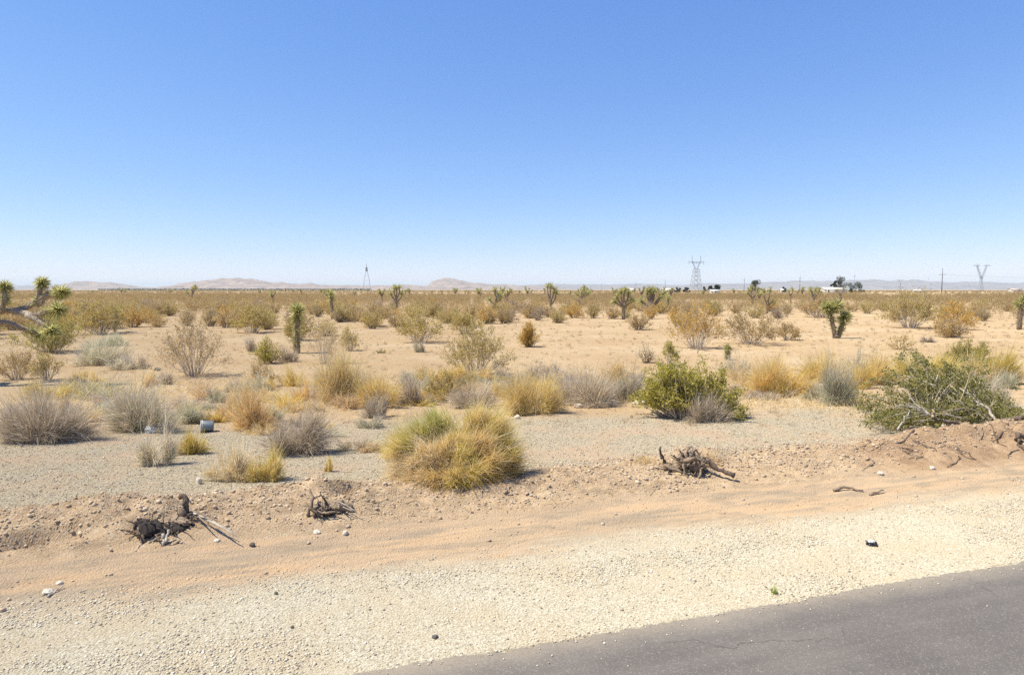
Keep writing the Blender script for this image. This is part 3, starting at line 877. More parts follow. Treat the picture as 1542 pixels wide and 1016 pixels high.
joshua(22, 981, 68, [(0, 0), (0, 10), (0, 16)], [[(0, 10), (-5, 22), (-8, 32)], [(0, 12), (-2, 26), (-2, 38)], [(0, 12), (3, 24), (4, 36)], [(1, 10), (9, 18), (14, 26)], [(1, 12), (12, 24), (18, 32)], [(-1, 10), (-12, 16), (-17, 21)], [(0, 14), (0, 28), (-5, 36)]],
       'bushiest joshua tree with thick trunk just left of the lattice pylon', r_px=5, tr=.22, trunk_ros=False, leafy=80)
joshua(23, 1005, 72, [(0, 0), (0, 12), (1, 22)], [], 'short single-headed joshua tree right of the bushiest one', r_px=5, tr=.11, leafy=80)
joshua(24, 1155, 70, [(0, 0), (0, 12), (1, 20)], [[(0, 12), (-5, 24), (-6, 34)], [(1, 16), (3, 26), (4, 36)], [(1, 12), (7, 17), (10, 18)]],
       'grey few-headed joshua tree below the tall dark tree', r_px=4, tr=.12, trunk_ros=False, leafy=60)
joshua(25, 1190, 128, [(0, 0), (0, 8), (1, 14)], [[(0, 8), (-3, 14), (-3, 18)], [(1, 12), (3, 17), (3, 21)]], 'small upright joshua tree by the steel power pole', r_px=3.2, tr=.15, trunk_ros=False, leafy=50)
joshua(26, 1219, 95, [(0, 0), (3, 8), (6, 15)], [[(5, 12), (2, 22), (0, 28)], [(6, 14), (8, 22), (8, 27)], [(6, 14), (12, 19), (16, 22)], [(6, 15), (13, 22), (14, 27)]],
       'leaning joshua tree with forked crown left of the white house', r_px=4, tr=.14, trunk_ros=False, leafy=60)
joshua(27, 1265, 145, [(0, 0), (0, 8), (0, 12)], [[(0, 8), (-4, 13), (-5, 17)], [(0, 10), (3, 16), (4, 19)]], 'small joshua tree in front of the white house', r_px=3, tr=.16, trunk_ros=False, leafy=50)
joshua(28, 1536, 42, [(0, 0), (0, 22), (1, 40)], [[(0, 25), (5, 38), (7, 45)]], 'shaggy brown joshua tree cut by the right edge', r_px=8, tr=.16, leafy=120, shag=300)

# a few shared shapes for the small ones along the horizon
JV = []
for k in range(5):
    r = np.random.default_rng(300 + k)
    tg, cg = Geo(), Geo()
    h = 2.7
    tp = smooth_path([[0, 0, -.1], [r.normal() * .08, r.normal() * .08, h * .3], [r.normal() * .12, r.normal() * .1, h * .52]], 7)
    add_tube(tg, tp, np.linspace(.17, .12, 7), 6); thatch(r, tg, tp[2:], .12, 70, 1, .25)
    for b in range(r.integers(4, 8)):
        a = r.uniform(0, 2 * np.pi); rr = r.uniform(.25, .9)
        st = tp[r.integers(3, 7)]
        e = np.array([rr * math.cos(a), rr * math.sin(a), h * r.uniform(.62, .95)])
        bp = smooth_path([st, st * .5 + e * .5 + [0, 0, -.12], e], 5)
        add_tube(tg, bp, np.linspace(.11, .07, 5), 5); thatch(r, tg, bp, .08, 20, 1, .2)
        rosette(r, e, e - bp[-3], .42, 60, 0, cg)
    JV.append((tg.mesh('trunk', [M['bark_brown'], M['thatch']]), cg.mesh('crown', M['yucca'])))


def link(name, me, parent):
    o = bpy.data.objects.new(name, me); COL.objects.link(o); o.parent = parent; return o


ANCH += [(172, 'the slender young joshua'), (500, 'the thin joshua'), (553, 'the narrow tower'), (597, 'the open-crowned joshua'), (690, 'the pink hill'), (745, 'the dark joshua'), (829, 'the tall upright joshua'), (879, 'the flat-crowned joshua'),
         (939, 'the round-crowned joshua'), (981, 'the bushiest joshua'), (1047, 'the lattice pylon'), (1137, 'the lone dark tree'), (1203, 'the steel pole'), (1225, 'the leaning joshua'), (1264, 'the white house'),
         (1416, 'the crossed wooden pole'), (1475, 'the v-shaped pylon'), (340, 'the broad pale hill'), (150, 'the small left hill'), (446, 'the single-trunk joshua'), (1536, 'the right-edge joshua')]
COUNT = {}
ORD = 'first second third fourth fifth sixth seventh eighth ninth tenth eleventh twelfth thirteenth fourteenth fifteenth sixteenth'.split()


def where(px, what, far=False):
    """tell a plant by the landmark it stands nearest to in the view, its side and its turn from there"""
    a = min(ANCH, key=lambda q: abs(q[0] - px))
    dx = px - a[0]
    rel = 'straight below' if abs(dx) < 9 else ('left of' if dx < 0 else 'right of')
    key = (what, rel, a[1]); n = COUNT.get(key, 0); COUNT[key] = n + 1
    base = '%s %s %s' % (what, rel, a[1])
    if n < len(ORD): return (base + ', ' + ORD[n] + ' from road', None)
    return (base + ', among the far ones', base)


rng = np.random.default_rng(5)
JS = []
for k in range(84):
    d = rng.uniform(105, 420)
    if k < 50: px = rng.uniform(585, 1010)
    else: px = rng.choice([rng.uniform(380, 590), rng.uniform(1010, 1260), rng.uniform(120, 400)], p=[.35, .5, .15])
    JS.append((d, px))
for k, (d, px) in enumerate(sorted(JS)):
    lab, grp = where(px, 'small far joshua tree')
    t = thing('joshua_tree', lab, 'joshua tree', ((px - 771) / F_PX * d, d, 0), rng.uniform(0, 6.28), 'small joshua trees along the horizon')
    sc = rng.uniform(.8, 1.3); t.scale = (sc, sc, sc)
    a, b = JV[k % 5]
    link('trunk', a, t); link('crown', b, t)

# ------------------------------------------------------------------ named bushes
def place(name, label, cat, px, py, group=None):
    p = at(px, py)
    return thing(name, label, cat, p, 0, group), p[1] / F_PX


def creosote(seed, px, py, w, h, label, leafm='creo_olive', stemm='stem_pale', ns=36, nl=2600, low=.42, name='creosote_bush', cat='bush', leafk=1.0, group=None):
    rng = np.random.default_rng(seed)
    t, s = place(name, label, cat, px, py, group)
    lf = max(.024, 1.15 * s * 1.5 * leafk)
    sg, lg = gcreosote(rng, h * s * 1.04, w * s * 1.12, int(ns * 1.25), int(nl * 2.3), lf * 1.1, rad=max(.009, .36 * s), low=low)
    sg.build('stems', M[stemm], t); lg.build('foliage', M[leafm], t)
    return t


def wisp(seed, px, py, w, h, label, mats, n=2200, name='grass_clump', cat='grass clump', droop=.12, bw=None, core=.3, depth=None, lump_amp=.35, group=None, lean=0.0):
    """one-mesh clump of fine blades"""
    rng = np.random.default_rng(seed)
    p = at(px, py); s = p[1] / F_PX
    bw = bw or max(.005, .42 * s)
    dp = (depth or w * .8) * s
    g = gwisp(rng, w * s * 1.42, h * s * 1.28, int(n * 1.6), bw, [(k, m[1]) for k, m in enumerate(mats)], droop, seed, lump_amp, dp, core, lean=lean)
    o = g.build(name, [M[m[0]] for m in mats], None, (p[0], p[1] + dp * .35, p[2]))
    return tag(o, label, cat, group)


# open-field creosotes, one by one
creosote(101, 292, 566, 92, 90, 'sparse tan creosote bush with fan of bare white stems, left of the single-trunk joshua', 'creo_brown', ns=44, nl=2300, low=.5)
creosote(102, 717, 567, 104, 82, 'wide round olive creosote bush in the middle of the sand', 'creo_olive', ns=52, nl=4200)
creosote(103, 1048, 525, 84, 72, 'golden topped creosote bush with pale stems behind the small dark sapling', 'creo_rust', ns=44, nl=2800)
creosote(104, 1132, 518, 104, 52, 'low wide pale creosote bush right of the golden topped one', 'creo_brown', ns=50, nl=2600)
creosote(105, 798, 522, 34, 38, 'compact rust brown bush alone on the bare sand', 'creo_rust', 'stem_tan', ns=40, nl=1500, low=.1)
creosote(106, 972, 546, 27, 30, 'little tan dead bush behind the big green bush', 'straw_pale', 'stem_tan', ns=34, nl=500, low=.2)
creosote(107, 488, 548, 48, 72, 'spindly pale-stemmed creosote bush just right of the single-trunk joshua', 'creo_brown', ns=26, nl=600, low=.55)
creosote(108, 527, 528, 34, 36, 'small yellow green bush beside the spindly creosote', 'creo_olive', ns=24, nl=700)
creosote(109, 393, 582, 42, 42, 'small tan bush with bare stems in front of the green one', 'creo_brown', ns=22, nl=700)
creosote(110, 404, 547, 38, 42, 'small dense green bush left of the single-trunk joshua', 'creo_green', 'stem_tan', ns=34, nl=1500, low=.15)
creosote(111, 380, 501, 60, 42, 'mid-size olive creosote bush behind the sand left of the single-trunk joshua', 'creo_olive', ns=44, nl=2200)
creosote(112, 632, 516, 80, 54, 'broad olive creosote bush in the sand left of the round one', 'creo_olive', ns=46, nl=2600)
creosote(113, 700, 503, 48, 36, 'olive creosote bush directly behind the wide round one', 'creo_olive', ns=40, nl=1800)
creosote(114, 1372, 494, 78, 58, 'tall olive creosote bush right of the forked joshua tree', 'creo_olive', ns=46, nl=2600)
creosote(115, 1432, 508, 52, 36, 'low brown creosote bush right of the tall olive one', 'creo_brown', ns=40, nl=1800, low=.1)
creosote(116, 1438, 496, 56, 40, 'golden brown creosote bush behind the low brown one', 'creo_rust', ns=40, nl=1800)
creosote(117, 1356, 526, 40, 24, 'small sparse tan bush on sand before the tall olive creosote', 'straw', 'stem_tan', ns=24, nl=500)
creosote(118, 450, 512, 46, 36, 'faint olive creosote bush right behind the single-trunk joshua', 'creo_olive', ns=34, nl=1500)
creosote(119, 1008, 549, 27, 38, 'slender yellow green sprout rising behind the big green bush', 'creo_green', ns=14, nl=700, low=.5)
creosote(120, 25, 572, 56, 50, 'sparse green brown bush at the left edge before the joshua limbs', 'creo_brown', ns=30, nl=1300)
creosote(121, 72, 572, 44, 42, 'small sparse green bush under the joshua limbs', 'creo_olive', ns=24, nl=1100)
creosote(122, 78, 530, 96, 64, 'yellow green leafy bush behind the joshua limbs at left', 'creo_green', ns=60, nl=4200, low=.15)
creosote(123, 150, 503, 84, 58, 'large brown olive bush around the slender young joshua', 'creo_olive', ns=54, nl=3200, low=.25)
creosote(124, 1232, 478, 60, 36, 'brown creosote bush behind the forked joshua tree', 'creo_brown', ns=40, nl=1700)
creosote(125, 560, 492, 44, 36, 'pale tan creosote bush with a sawn stub, below the narrow tower', 'creo_brown', ns=40, nl=1500)
creosote(126, 1460, 560, 70, 50, 'dark olive bush rising behind the yellow grass at right', 'creo_green', 'stem_tan', ns=60, nl=4200, low=.25)
creosote(127, 668, 602, 56, 46, 'small olive green bush behind the big yellow green front bush', 'creo_olive', 'stem_tan', ns=44, nl=2200, low=.15)
creosote(128, 1186, 512, 34, 28, 'grey twiggy creosote bush at the right end of the pale row', 'creo_brown', ns=30, nl=900)

# grey and sage bushes
wisp(201, 38, 672, 150, 88, 'big grey mauve dead bush at the left edge of the gravel', [('dead_dark', 3), ('dead_grey', 2)], 5200, 'dead_bush', 'dead bush', lump_amp=.3)
wisp(202, 186, 656, 126, 74, 'wide grey green dead bush right of the big mauve one', [('dead_grey', 3), ('sage', 2), ('dead_dark', 1)], 4400, 'dead_bush', 'dead bush', lump_amp=.3)
wisp(203, 272, 640, 62, 34, 'pale grey green sage behind the plastic litter', [('sage', 3), ('dead_grey', 1)], 1700, 'sagebrush', 'sagebrush')
wisp(204, 440, 690, 112, 84, 'dead bush of bare grey radiating twigs leaning right on gravel', [('dead_dark', 2), ('dead_grey', 3)], 3000, 'dead_bush', 'dead bush', lump_amp=.45, core=.12, lean=.22)
wisp(205, 222, 706, 62, 68, 'wispy bleached grass clump on gravel left of the orange tuft', [('dead_grey', 2), ('straw_pale', 2), ('sage', 1)], 1300, core=.12, lump_amp=.5)
wisp(206, 120, 606, 120, 36, 'low sage patch above the left dead bushes', [('sage', 2), ('dead_grey', 1), ('yellow', .6)], 2200, 'sagebrush', 'sagebrush')
wisp(207, 130, 552, 92, 48, 'dusty grey sage bush left of the sandy path', [('sage', 2), ('dead_grey', 2)], 2200, 'sagebrush', 'sagebrush')
wisp(208, 180, 558, 62, 24, 'low flat dusty bush at the right foot of the grey sage', [('dead_grey', 3), ('sage', 1)], 1200, 'dead_bush', 'dead bush')
wisp(209, 168, 522, 44, 22, 'small blue grey sage behind the dusty grey one', [('sage', 1)], 900, 'sagebrush', 'sagebrush')
wisp(210, 243, 580, 38, 24, 'small dead tuft alone on sand left of the white-stemmed creosote', [('dead_grey', 1)], 700, 'dead_bush', 'dead bush')
wisp(211, 426, 546, 40, 26, 'small grey bush at the foot of the dense green one', [('dead_dark', 2), ('dead_grey', 1)], 800, 'dead_bush', 'dead bush')
wisp(212, 376, 530, 26, 22, 'tiny pale grey bush on sand behind the small tan one', [('dead_grey', 1)], 500, 'dead_bush', 'dead bush')
wisp(213, 632, 531, 28, 18, 'little pale grey tuft before the broad olive creosote', [('dead_grey', 1), ('sage', 1)], 500, 'dead_bush', 'dead bush')
wisp(214, 571, 532, 22, 8, 'flat dark low weed on the open sand', [('dead_dark', 1), ('lime', .5)], 300, 'weed', 'weed')
wisp(215, 722, 618, 80, 44, 'grey dead bush behind the right shoulder of the front bush', [('dead_grey', 2), ('dead_dark', 1)], 2000, 'dead_bush', 'dead bush')
wisp(216, 622, 612, 56, 40, 'dull grey bush between yellow grass and the olive green bush', [('dead_grey', 2), ('orange', .5), ('dead_dark', 1)], 1400, 'dead_bush', 'dead bush')
wisp(217, 884, 614, 92, 58, 'wide grey dead bush with loose pale sticks mid gravel edge', [('dead_grey', 3), ('dead_dark', 1), ('straw_pale', .6)], 2800, 'dead_bush', 'dead bush')
wisp(218, 942, 606, 70, 48, 'grey green dead bush touching the big green bush on its left', [('dead_grey', 2), ('sage', 1), ('dead_dark', .6)], 1900, 'dead_bush', 'dead bush')
wisp(219, 832, 566, 46, 24, 'faint grey bush on sand behind the mid yellow grass', [('dead_grey', 2), ('dead_dark', 1)], 800, 'dead_bush', 'dead bush')
wisp(220, 1274, 614, 70, 66, 'blue grey sage bush left of the fallen green shrub', [('sage', 3), ('dead_grey', 2)], 2400, 'sagebrush', 'sagebrush')
wisp(221, 1505, 622, 90, 62, 'pale grey bush behind the fallen shrub near the right edge', [('dead_grey', 3), ('sage', 1)], 2400, 'dead_bush', 'dead bush')
wisp(222, 1405, 516, 26, 12, 'small mauve grey tuft on sand beside the low brown creosote', [('dead_dark', 1), ('dead_grey', 1)], 350, 'dead_bush', 'dead bush')
wisp(223, 600, 492, 30, 16, 'spiky grey tuft far back on sand left of the olive creosote', [('dead_dark', 1)], 350, 'dead_bush', 'dead bush', core=.1)
wisp(224, 1066, 638, 70, 44, 'grey twig heap at the front of the big green bush', [('dead_grey', 3), ('dead_dark', 1)], 1700, 'dead_bush', 'dead bush')

# straw, yellow and orange grass
wisp(301, 374, 652, 84, 68, 'orange tan dry grass clump right of the bucket', [('orange', 3), ('straw', 2)], 3000)
wisp(302, 342, 636, 50, 46, 'pale tan grass behind the orange clump', [('straw', 2), ('dead_grey', 1), ('orange', 1)], 1500)
wisp(303, 284, 687, 54, 40, 'short green and orange tuft below the bucket', [('lime', 2), ('orange', 1.3), ('yellow', 1)], 1500)
wisp(304, 345, 728, 76, 62, 'bleached straw tuft leaning over the gravel', [('straw_pale', 3), ('straw', 1)], 1500, core=.15, lump_amp=.5)
wisp(305, 398, 727, 56, 56, 'yellow green grass tuft right of the bleached straw', [('yellow', 2), ('lime', 1), ('straw', 1)], 1500)
wisp(306, 495, 711, 15, 30, 'single small green sprig on the gravel left of the front bush', [('lime', 1), ('orange', .5)], 240, 'weed', 'weed')
wisp(307, 62, 606, 88, 28, 'low yellow green grass band at the far left', [('yellow', 2), ('lime', 1), ('straw', 1)], 2000)
wisp(308, 510, 612, 88, 82, 'tall wispy straw cloud of grass in the middle row', [('straw', 3), ('yellow', 1.2), ('straw_pale', .8)], 3000, lump_amp=.4)
wisp(309, 568, 616, 72, 62, 'yellow grass clump right of the tall straw cloud', [('yellow', 2), ('straw', 2)], 2600)
wisp(310, 452, 614, 42, 42, 'small orange tan grass clump left of the straw cloud', [('orange', 1), ('straw', 2)], 1200)
wisp(311, 808, 628, 94, 70, 'yellow straw clump right of the front bush on gravel edge', [('yellow', 2), ('straw', 3)], 3200)
wisp(312, 1175, 598, 104, 60, 'orange yellow grass clump left of the blue grey sage', [('yellow', 2), ('orange', 1.3), ('straw', 1.3)], 3400, lump_amp=.4)
wisp(313, 1245, 578, 88, 48, 'straw yellow grass behind the blue grey sage', [('straw', 2), ('yellow', 2)], 2400)
wisp(314, 1322, 582, 90, 42, 'yellow tan grass behind the left part of the fallen shrub', [('yellow', 2), ('straw', 2)], 2400)
wisp(315, 1408, 578, 90, 44, 'bright yellow green grass in front of the dark olive bush', [('yellow', 2), ('lime', 1.4), ('straw', 1)], 2600)
wisp(316, 1500, 582, 110, 50, 'yellow grass at the right edge behind the pale grey bush', [('yellow', 2), ('lime', 1), ('straw', 1.5)], 2800)
wisp(317, 1120, 578, 60, 36, 'pale tan grass right behind the big green bush', [('straw', 2), ('straw_pale', 1)], 1200)
wisp(318, 870, 580, 80, 26, 'low straw grass strip behind the wide dead bush', [('straw', 2), ('straw_pale', 2)], 1400)
wisp(319, 1080, 690, 66, 30, 'thin orange dry grass behind the uprooted root ball', [('orange', 2), ('straw_pale', 1)], 500, core=.5)
wisp(320, 985, 702, 46, 18, 'sparse straw tuft left of the uprooted root ball', [('straw', 1)], 220, core=.5)
wisp(321, 1166, 896, 16, 13, 'tiny green weed sprouting at the asphalt edge', [('grass_green', 1)], 90, 'weed', 'weed', bw=.006)
wisp(322, 700, 585, 44, 24, 'low olive tuft between the olive green bush and round creosote', [('dead_dark', 1), ('lime', .8), ('straw', .6)], 800, 'weed', 'weed')

# small dry tufts that fill the row between the named clumps
rng = np.random.default_rng(350)
FILL = [('straw tuft', [('straw', 3), ('straw_pale', 1)]), ('grey twiggy tuft', [('dead_grey', 3), ('dead_dark', 1)]), ('yellow grass tuft', [('yellow', 2), ('straw', 1)]), ('sage tuft', [('sage', 2), ('dead_grey', 1)]), ('tan dry tuft', [('straw', 1), ('dead_grey', 1), ('orange', .6)])]
FSEEN = {}
LAND = [(45, 'the big mauve dead bush'), (186, 'the wide grey green dead bush'), (308, 'the bucket'), (374, 'the orange clump'), (440, 'the leaning dead bush'), (510, 'the straw cloud'), (568, 'the yellow clump'), (682, 'the big front bush'), (717, 'the round creosote'),
        (808, 'the yellow straw clump'), (884, 'the wide dead bush'), (1042, 'the big green bush'), (1175, 'the orange yellow clump'), (1274, 'the blue grey sage'), (1322, 'the yellow tan grass'), (1410, 'the fallen shrub'), (1500, 'the right-edge grass')]
for k in range(118):
    lo, hi, y0, y1 = [(0, 330, 575, 640), (320, 620, 585, 632), (590, 760, 572, 612), (770, 980, 575, 622), (1100, 1300, 560, 606), (1290, 1542, 552, 588), (340, 560, 600, 700)][k % 7]
    px, py = rng.uniform(lo, hi), rng.uniform(y0, y1)
    nm, mats = FILL[int(rng.integers(0, 5))]
    a = min(LAND, key=lambda q: abs(q[0] - px))
    rel = 'beside' if abs(a[0] - px) < 12 else 'left of' if px < a[0] else 'right of'
    lab = 'low %s %s %s' % (nm, rel, a[1])
    n = FSEEN.get(lab, 0); FSEEN[lab] = n + 1
    if n: lab += ', ' + ('another, smaller' if n == 1 else 'the third of these' if n == 2 else 'the fourth of these' if n == 3 else 'one more of these')
    wisp(4000 + k, px, py, rng.uniform(34, 84), rng.uniform(14, 36) * (.8 if n else 1), lab, mats, int(rng.uniform(600, 1300)), 'dry_tuft', 'dry tuft', group='small dry tufts in the row of clumps')


# the big yellow green bush in front
def front_bush():
    rng = np.random.default_rng(900)
    p = at(681, 741); s = p[1] / F_PX
    root = thing('rabbitbrush', 'big rounded yellow green and straw bush at the front of the gravel', 'bush', (p[0], p[1] + .62, p[2]))
    # (dx px, dy px up, depth m, radius px, blades, slots)
    lobes0 = [(-58, 84, .0, 22, 1900, (0, 1, 2)), (-40, 96, .1, 20, 1700, (0, 1, 0)), (-88, 58, .0, 22, 1500, (1, 3, 2)), (-72, 70, -.1, 18, 1200, (1, 0, 2)), (-18, 88, .2, 18, 1200, (1, 2, 0)),
             (38, 108, .1, 18, 1500, (2, 1, 3)), (56, 96, .1, 22, 1700, (1, 2, 3)), (76, 78, .1, 22, 1600, (1, 3, 2)), (90, 52, .0, 24, 1700, (1, 3, 4)), (92, 28, .0, 20, 1300, (3, 4, 1)),
             (4, 74, -.2, 20, 1500, (2, 1, 2)), (14, 48, -.35, 24, 1900, (1, 3, 2)), (-10, 58, -.3, 20, 1400, (2, 5, 3)), (-40, 54, -.25, 22, 1500, (2, 5, 5)), (-62, 36, -.2, 22, 1400, (5, 2, 5)), (-84, 22, -.1, 22, 1200, (5, 2, 5)),
             (46, 64, -.2, 22, 1500, (2, 4, 3)), (62, 40, -.3, 22, 1500, (3, 4, 2)), (66, 16, -.3, 20, 1200, (4, 3, 1)), (34, 24, -.42, 22, 1500, (1, 3, 2)), (8, 18, -.48, 22, 1500, (1, 3, 4)), (-22, 16, -.42, 20, 1200, (2, 3, 4)), (-46, 14, -.35, 18, 900, (5, 4, 2)),
             (0, 46, .45, 40, 1500, (1, 2, 3)), (48, 46, .45, 40, 1300, (1, 3, 2)), (-104, 34, .1, 16, 700, (1, 3, 2)), (-96, 10, -.05, 18, 700, (5, 2, 4)), (100, 12, .0, 18, 800, (4, 3, 2)), (-70, 6, -.3, 18, 600, (2, 5, 4))]
    lobes = [(dx * 1.06 - 3, dy * .98, dz, r * rng.uniform(.85, 1.3), int(n * .95), sl) for dx, dy, dz, r, n, sl in lobes0]
    g = Geo()
    for dx, dy, dz, r, n, sl in lobes:
        c = np.array([dx * s, dz, dy * s]); r = r * s
        k = int(n * 1.15)
        q_ = rng.integers(0, 11, k)
        D = nrm(rng.normal(size=(11, 3)) + np.array([0, -.2, .3]))[q_]
        T = c + D * r * (rng.uniform(.5, 1.15, 11)[q_] * rng.uniform(.7, 1.05, k))[:, None] + rng.normal(size=(k, 3)) * r * .2
        T[:, 2] = np.maximum(T[:, 2], .02)
        B = c * np.array([.72, .72, .62]) + rng.normal(size=(k, 3)) * r * np.array([.45, .45, .35]); B[:, 2] = np.maximum(B[:, 2], 0)
        st = rng.uniform(.1, .6, k)[:, None]
        P0 = B + (T - B) * st
        dv = T - P0; L = np.linalg.norm(dv, axis=1)
        sl_ = np.array(sl)[rng.choice(3, k, p=[.46, .29, .25])]
        sl_ = np.where(rng.uniform(size=k) < .34, rng.choice([2, 5, 2], k), sl_)
        for m in range(6):
            q = sl_ == m
            g.add(*blades(rng, P0[q], dv[q] + np.array([0, 0, .25]) * L[q][:, None], L[q] * 1.02, .0052 * rng.uniform(.6, 1.4, q.sum()), .15, .34, 4), m)
    g.build('foliage', [M['grass_green'], M['lime'], M['straw'], M['yellow'], M['brown_blade'], M['straw_pale']], root)
    # dry skirt on the ground and inner stems
    g = Geo(); k = 900
    a = rng.uniform(0, 2 * np.pi, k); r = rng.uniform(.1, .5, k)
    P = np.stack([np.cos(a) * r, np.sin(a) * r * .6, rng.uniform(0, .06, k)], 1)
    D = nrm(np.stack([np.cos(a), np.sin(a), rng.uniform(.15, 1.6, k)], 1) + rng.normal(size=(k, 3)) * .3)
    g.add(*blades(rng, P, D, rng.uniform(.3, .75, k), .007, .3, .2, 3))
    for dx, dy, dz, r, n, sl in lobes:
        k = 4
        E_ = np.array([dx * s, dz, dy * s]) + rng.normal(size=(k, 3)) * r * s * .8; E_[:, 2] = np.maximum(E_[:, 2] * rng.uniform(.8, 1.12, k), .05)
        B_ = np.array([dx * s * .3, dz * .3, 0]) + rng.normal(size=(k, 3)) * np.array([.06, .06, 0])
        t_ = np.linspace(0, 1, 7)[None, :, None]
        P = B_[:, None] + (E_ - B_)[:, None] * t_ + rng.normal(size=(k, 1, 3)) * .09 * np.sin(t_ * np.pi) + rng.normal(size=(k, 7, 3)) * .008
        g.add(*tubes(P, np.tile(np.linspace(.007, .002, 7), (k, 1)), 4), int(rng.integers(0, 2)))
    g.build('stems', [M['brown_blade'], M['dead_grey']], root)


front_bush()


def green_bush():
    rng = np.random.default_rng(910)
    t, s = place('creosote_bush', 'big bright green leafy bush on the gravel edge, grey twigs inside', 'bush', 1042, 630)
    s *= .93
    T = []
    for cx, cy, r, n in ((-50, 55, 24, 24), (-28, 78, 22, 26), (-4, 70, 24, 24), (24, 60, 24, 22), (40, 66, 20, 18), (-62, 34, 16, 14), (56, 38, 20, 18), (68, 12, 14, 14), (-20, 40, 26, 14), (-60, 62, 10, 6), (-30, 88, 12, 8)):
        T.append(np.stack([cx + rng.normal(size=n) * r * .55, cy + rng.normal(size=n) * r * .55, rng.normal(size=n) * 22], 1))
    T = np.concatenate(T) * s
    T = np.stack([T[:, 0] * 1.06, T[:, 2] + .25, np.maximum(T[:, 1] * .93, .04)], 1)
    sg, lg = gleafy(rng, T * np.array([.5, .5, 0]) + np.array([0, 0, .02]), T, 33000, .037, rad=.011, sub=7, sublen=.15, sag=.03)
    sg.build('stems', M['stem_pale'], t); lg.build('foliage', M['creo_green'], t)


green_bush()


def fallen_shrub():
    rng = np.random.default_rng(920)
    b = at(1515, 664)
    root = thing('fallen_shrub', 'toppled dark green shrub with bare roots lying on the soil mound', 'shrub', b)
    L = lambda px, py, d: pt(px, py, d) - b
    T = []
    for px, py, d, r, n in ((1310, 600, 12.6, 22, 16), (1330, 628, 12.0, 24, 16), (1318, 650, 11.6, 14, 12), (1352, 652, 11.5, 18, 14), (1365, 560, 13.4, 20, 12), (1378, 545, 13.6, 12, 8), (1380, 590, 12.8, 28, 22), (1405, 575, 13.2, 24, 16),
                            (1405, 620, 12.2, 26, 18), (1435, 565, 13.2, 26, 20), (1450, 600, 12.8, 26, 16), (1470, 615, 12.3, 24, 12), (1480, 575, 13.2, 22, 12), (1505, 610, 12.6, 24, 12), (1440, 640, 11.9, 20, 10), (1525, 640, 12.4, 16, 8), (1345, 580, 12.9, 20, 12)):
        P = np.stack([(px - 1420) * 1.08 + 1420 + rng.normal(size=n) * r * .7, (py - 655) * 1.07 + 655 + rng.normal(size=n) * r * .55, d + rng.normal(size=n) * .3], 1)
        T += [L(*q) for q in P]
    T = np.array(T)
    gz = zg(T[:, 0] + b[0], T[:, 1] + b[1]) - b[2]
    T[:, 2] = np.maximum(T[:, 2], gz + .05)
    bases = np.array([L(1500, 650, 11.9), L(1430, 636, 12.0), L(1400, 628, 12.0), L(1470, 645, 11.9)])
    bi = rng.integers(0, 4, len(T))
    sg, lg = gleafy(rng, bases[bi], T, 34000, .038, rad=.010, sub=6, sublen=.2, sag=.06)
    sg.build('stems', M['stem_pale'], root); lg.build('foliage', M['fallen_green'], root)
    def lay(pts, r, on_soil=False):
        q = smooth_path([(at(p[0], p[1]) - b + np.array([0, 0, r * .25])) if on_soil else L(*p) for p in pts], 10)
        q[1:-1] += rng.normal(size=(8, 3)) * r * .7
        lo = zg(q[:, 0] + b[0], q[:, 1] + b[1]) - b[2] + r * (.2 if on_soil else .7)
        q[:, 2] = np.maximum(q[:, 2], lo)
        return q
    limb = lambda pts, r0, r1, m, nm: (lambda g: (add_tube(g, lay(pts, r0, nm == 'root'), np.linspace(r0, r1, 10) * (1 + .1 * rng.normal(size=10)), 7), g.build(nm, M[m], root)))(Geo())
    limb([(1545, 662, 11.2), (1505, 652, 11.4), (1470, 640, 11.5), (1440, 638, 11.5), (1405, 630, 11.5)], .05, .022, 'bark_dark', 'trunk')
    limb([(1406, 629, 11.5), (1385, 648, 11.3), (1375, 664, 11.1), (1340, 668, 11.0), (1312, 674, 10.9)], .032, .012, 'bark_dark', 'root')
    limb([(1376, 663, 11.1), (1395, 672, 10.95), (1410, 680, 10.8)], .024, .008, 'bark_dark', 'root')
    limb([(1470, 640, 11.4), (1490, 652, 11.1), (1503, 668, 10.8)], .034, .012, 'bark_dark', 'root')
    limb([(1540, 660, 11.1), (1532, 668, 10.9), (1545, 680, 10.7)], .04, .02, 'bark_dark', 'root')
    limb([(1440, 673, 10.7), (1455, 690, 10.5), (1470, 692, 10.45)], .018, .006, 'bark_dark', 'root')
    for k in range(14):
        x0, y0 = rng.uniform(1300, 1535), rng.uniform(654, 690)
        limb([(x0, y0, 11), (x0 + rng.normal() * 10, y0 + rng.uniform(3, 9), 11), (x0 + rng.normal() * 22, y0 + rng.uniform(8, 20), 11)], rng.uniform(.008, .016), .004, 'bark_dark' if k % 2 else 'bark_brown', 'root')
    limb([(1500, 634, 11.7), (1482, 612, 12.0), (1465, 596, 12.1), (1445, 584, 12.3)], .028, .012, 'deadwood', 'branch')
    limb([(1405, 629, 11.5), (1384, 612, 11.6), (1372, 600, 11.7), (1358, 584, 11.8)], .02, .008, 'deadwood', 'branch')
    limb([(1405, 629, 11.5), (1385, 614, 11.5), (1350, 611, 11.5)], .018, .007, 'deadwood', 'branch')
    limb([(1482, 612, 11.9), (1450, 606, 12.0), (1410, 602, 12.2)], .016, .007, 'deadwood', 'branch')
    limb([(1352, 648, 11.2), (1362, 630, 11.4), (1370, 618, 11.5)], .018, .008, 'deadwood', 'branch')
    limb([(1404, 628, 11.45), (1406, 624, 11.45), (1404, 617, 11.45)], .022, .006, 'splinter', 'branch_stub')


fallen_shrub()

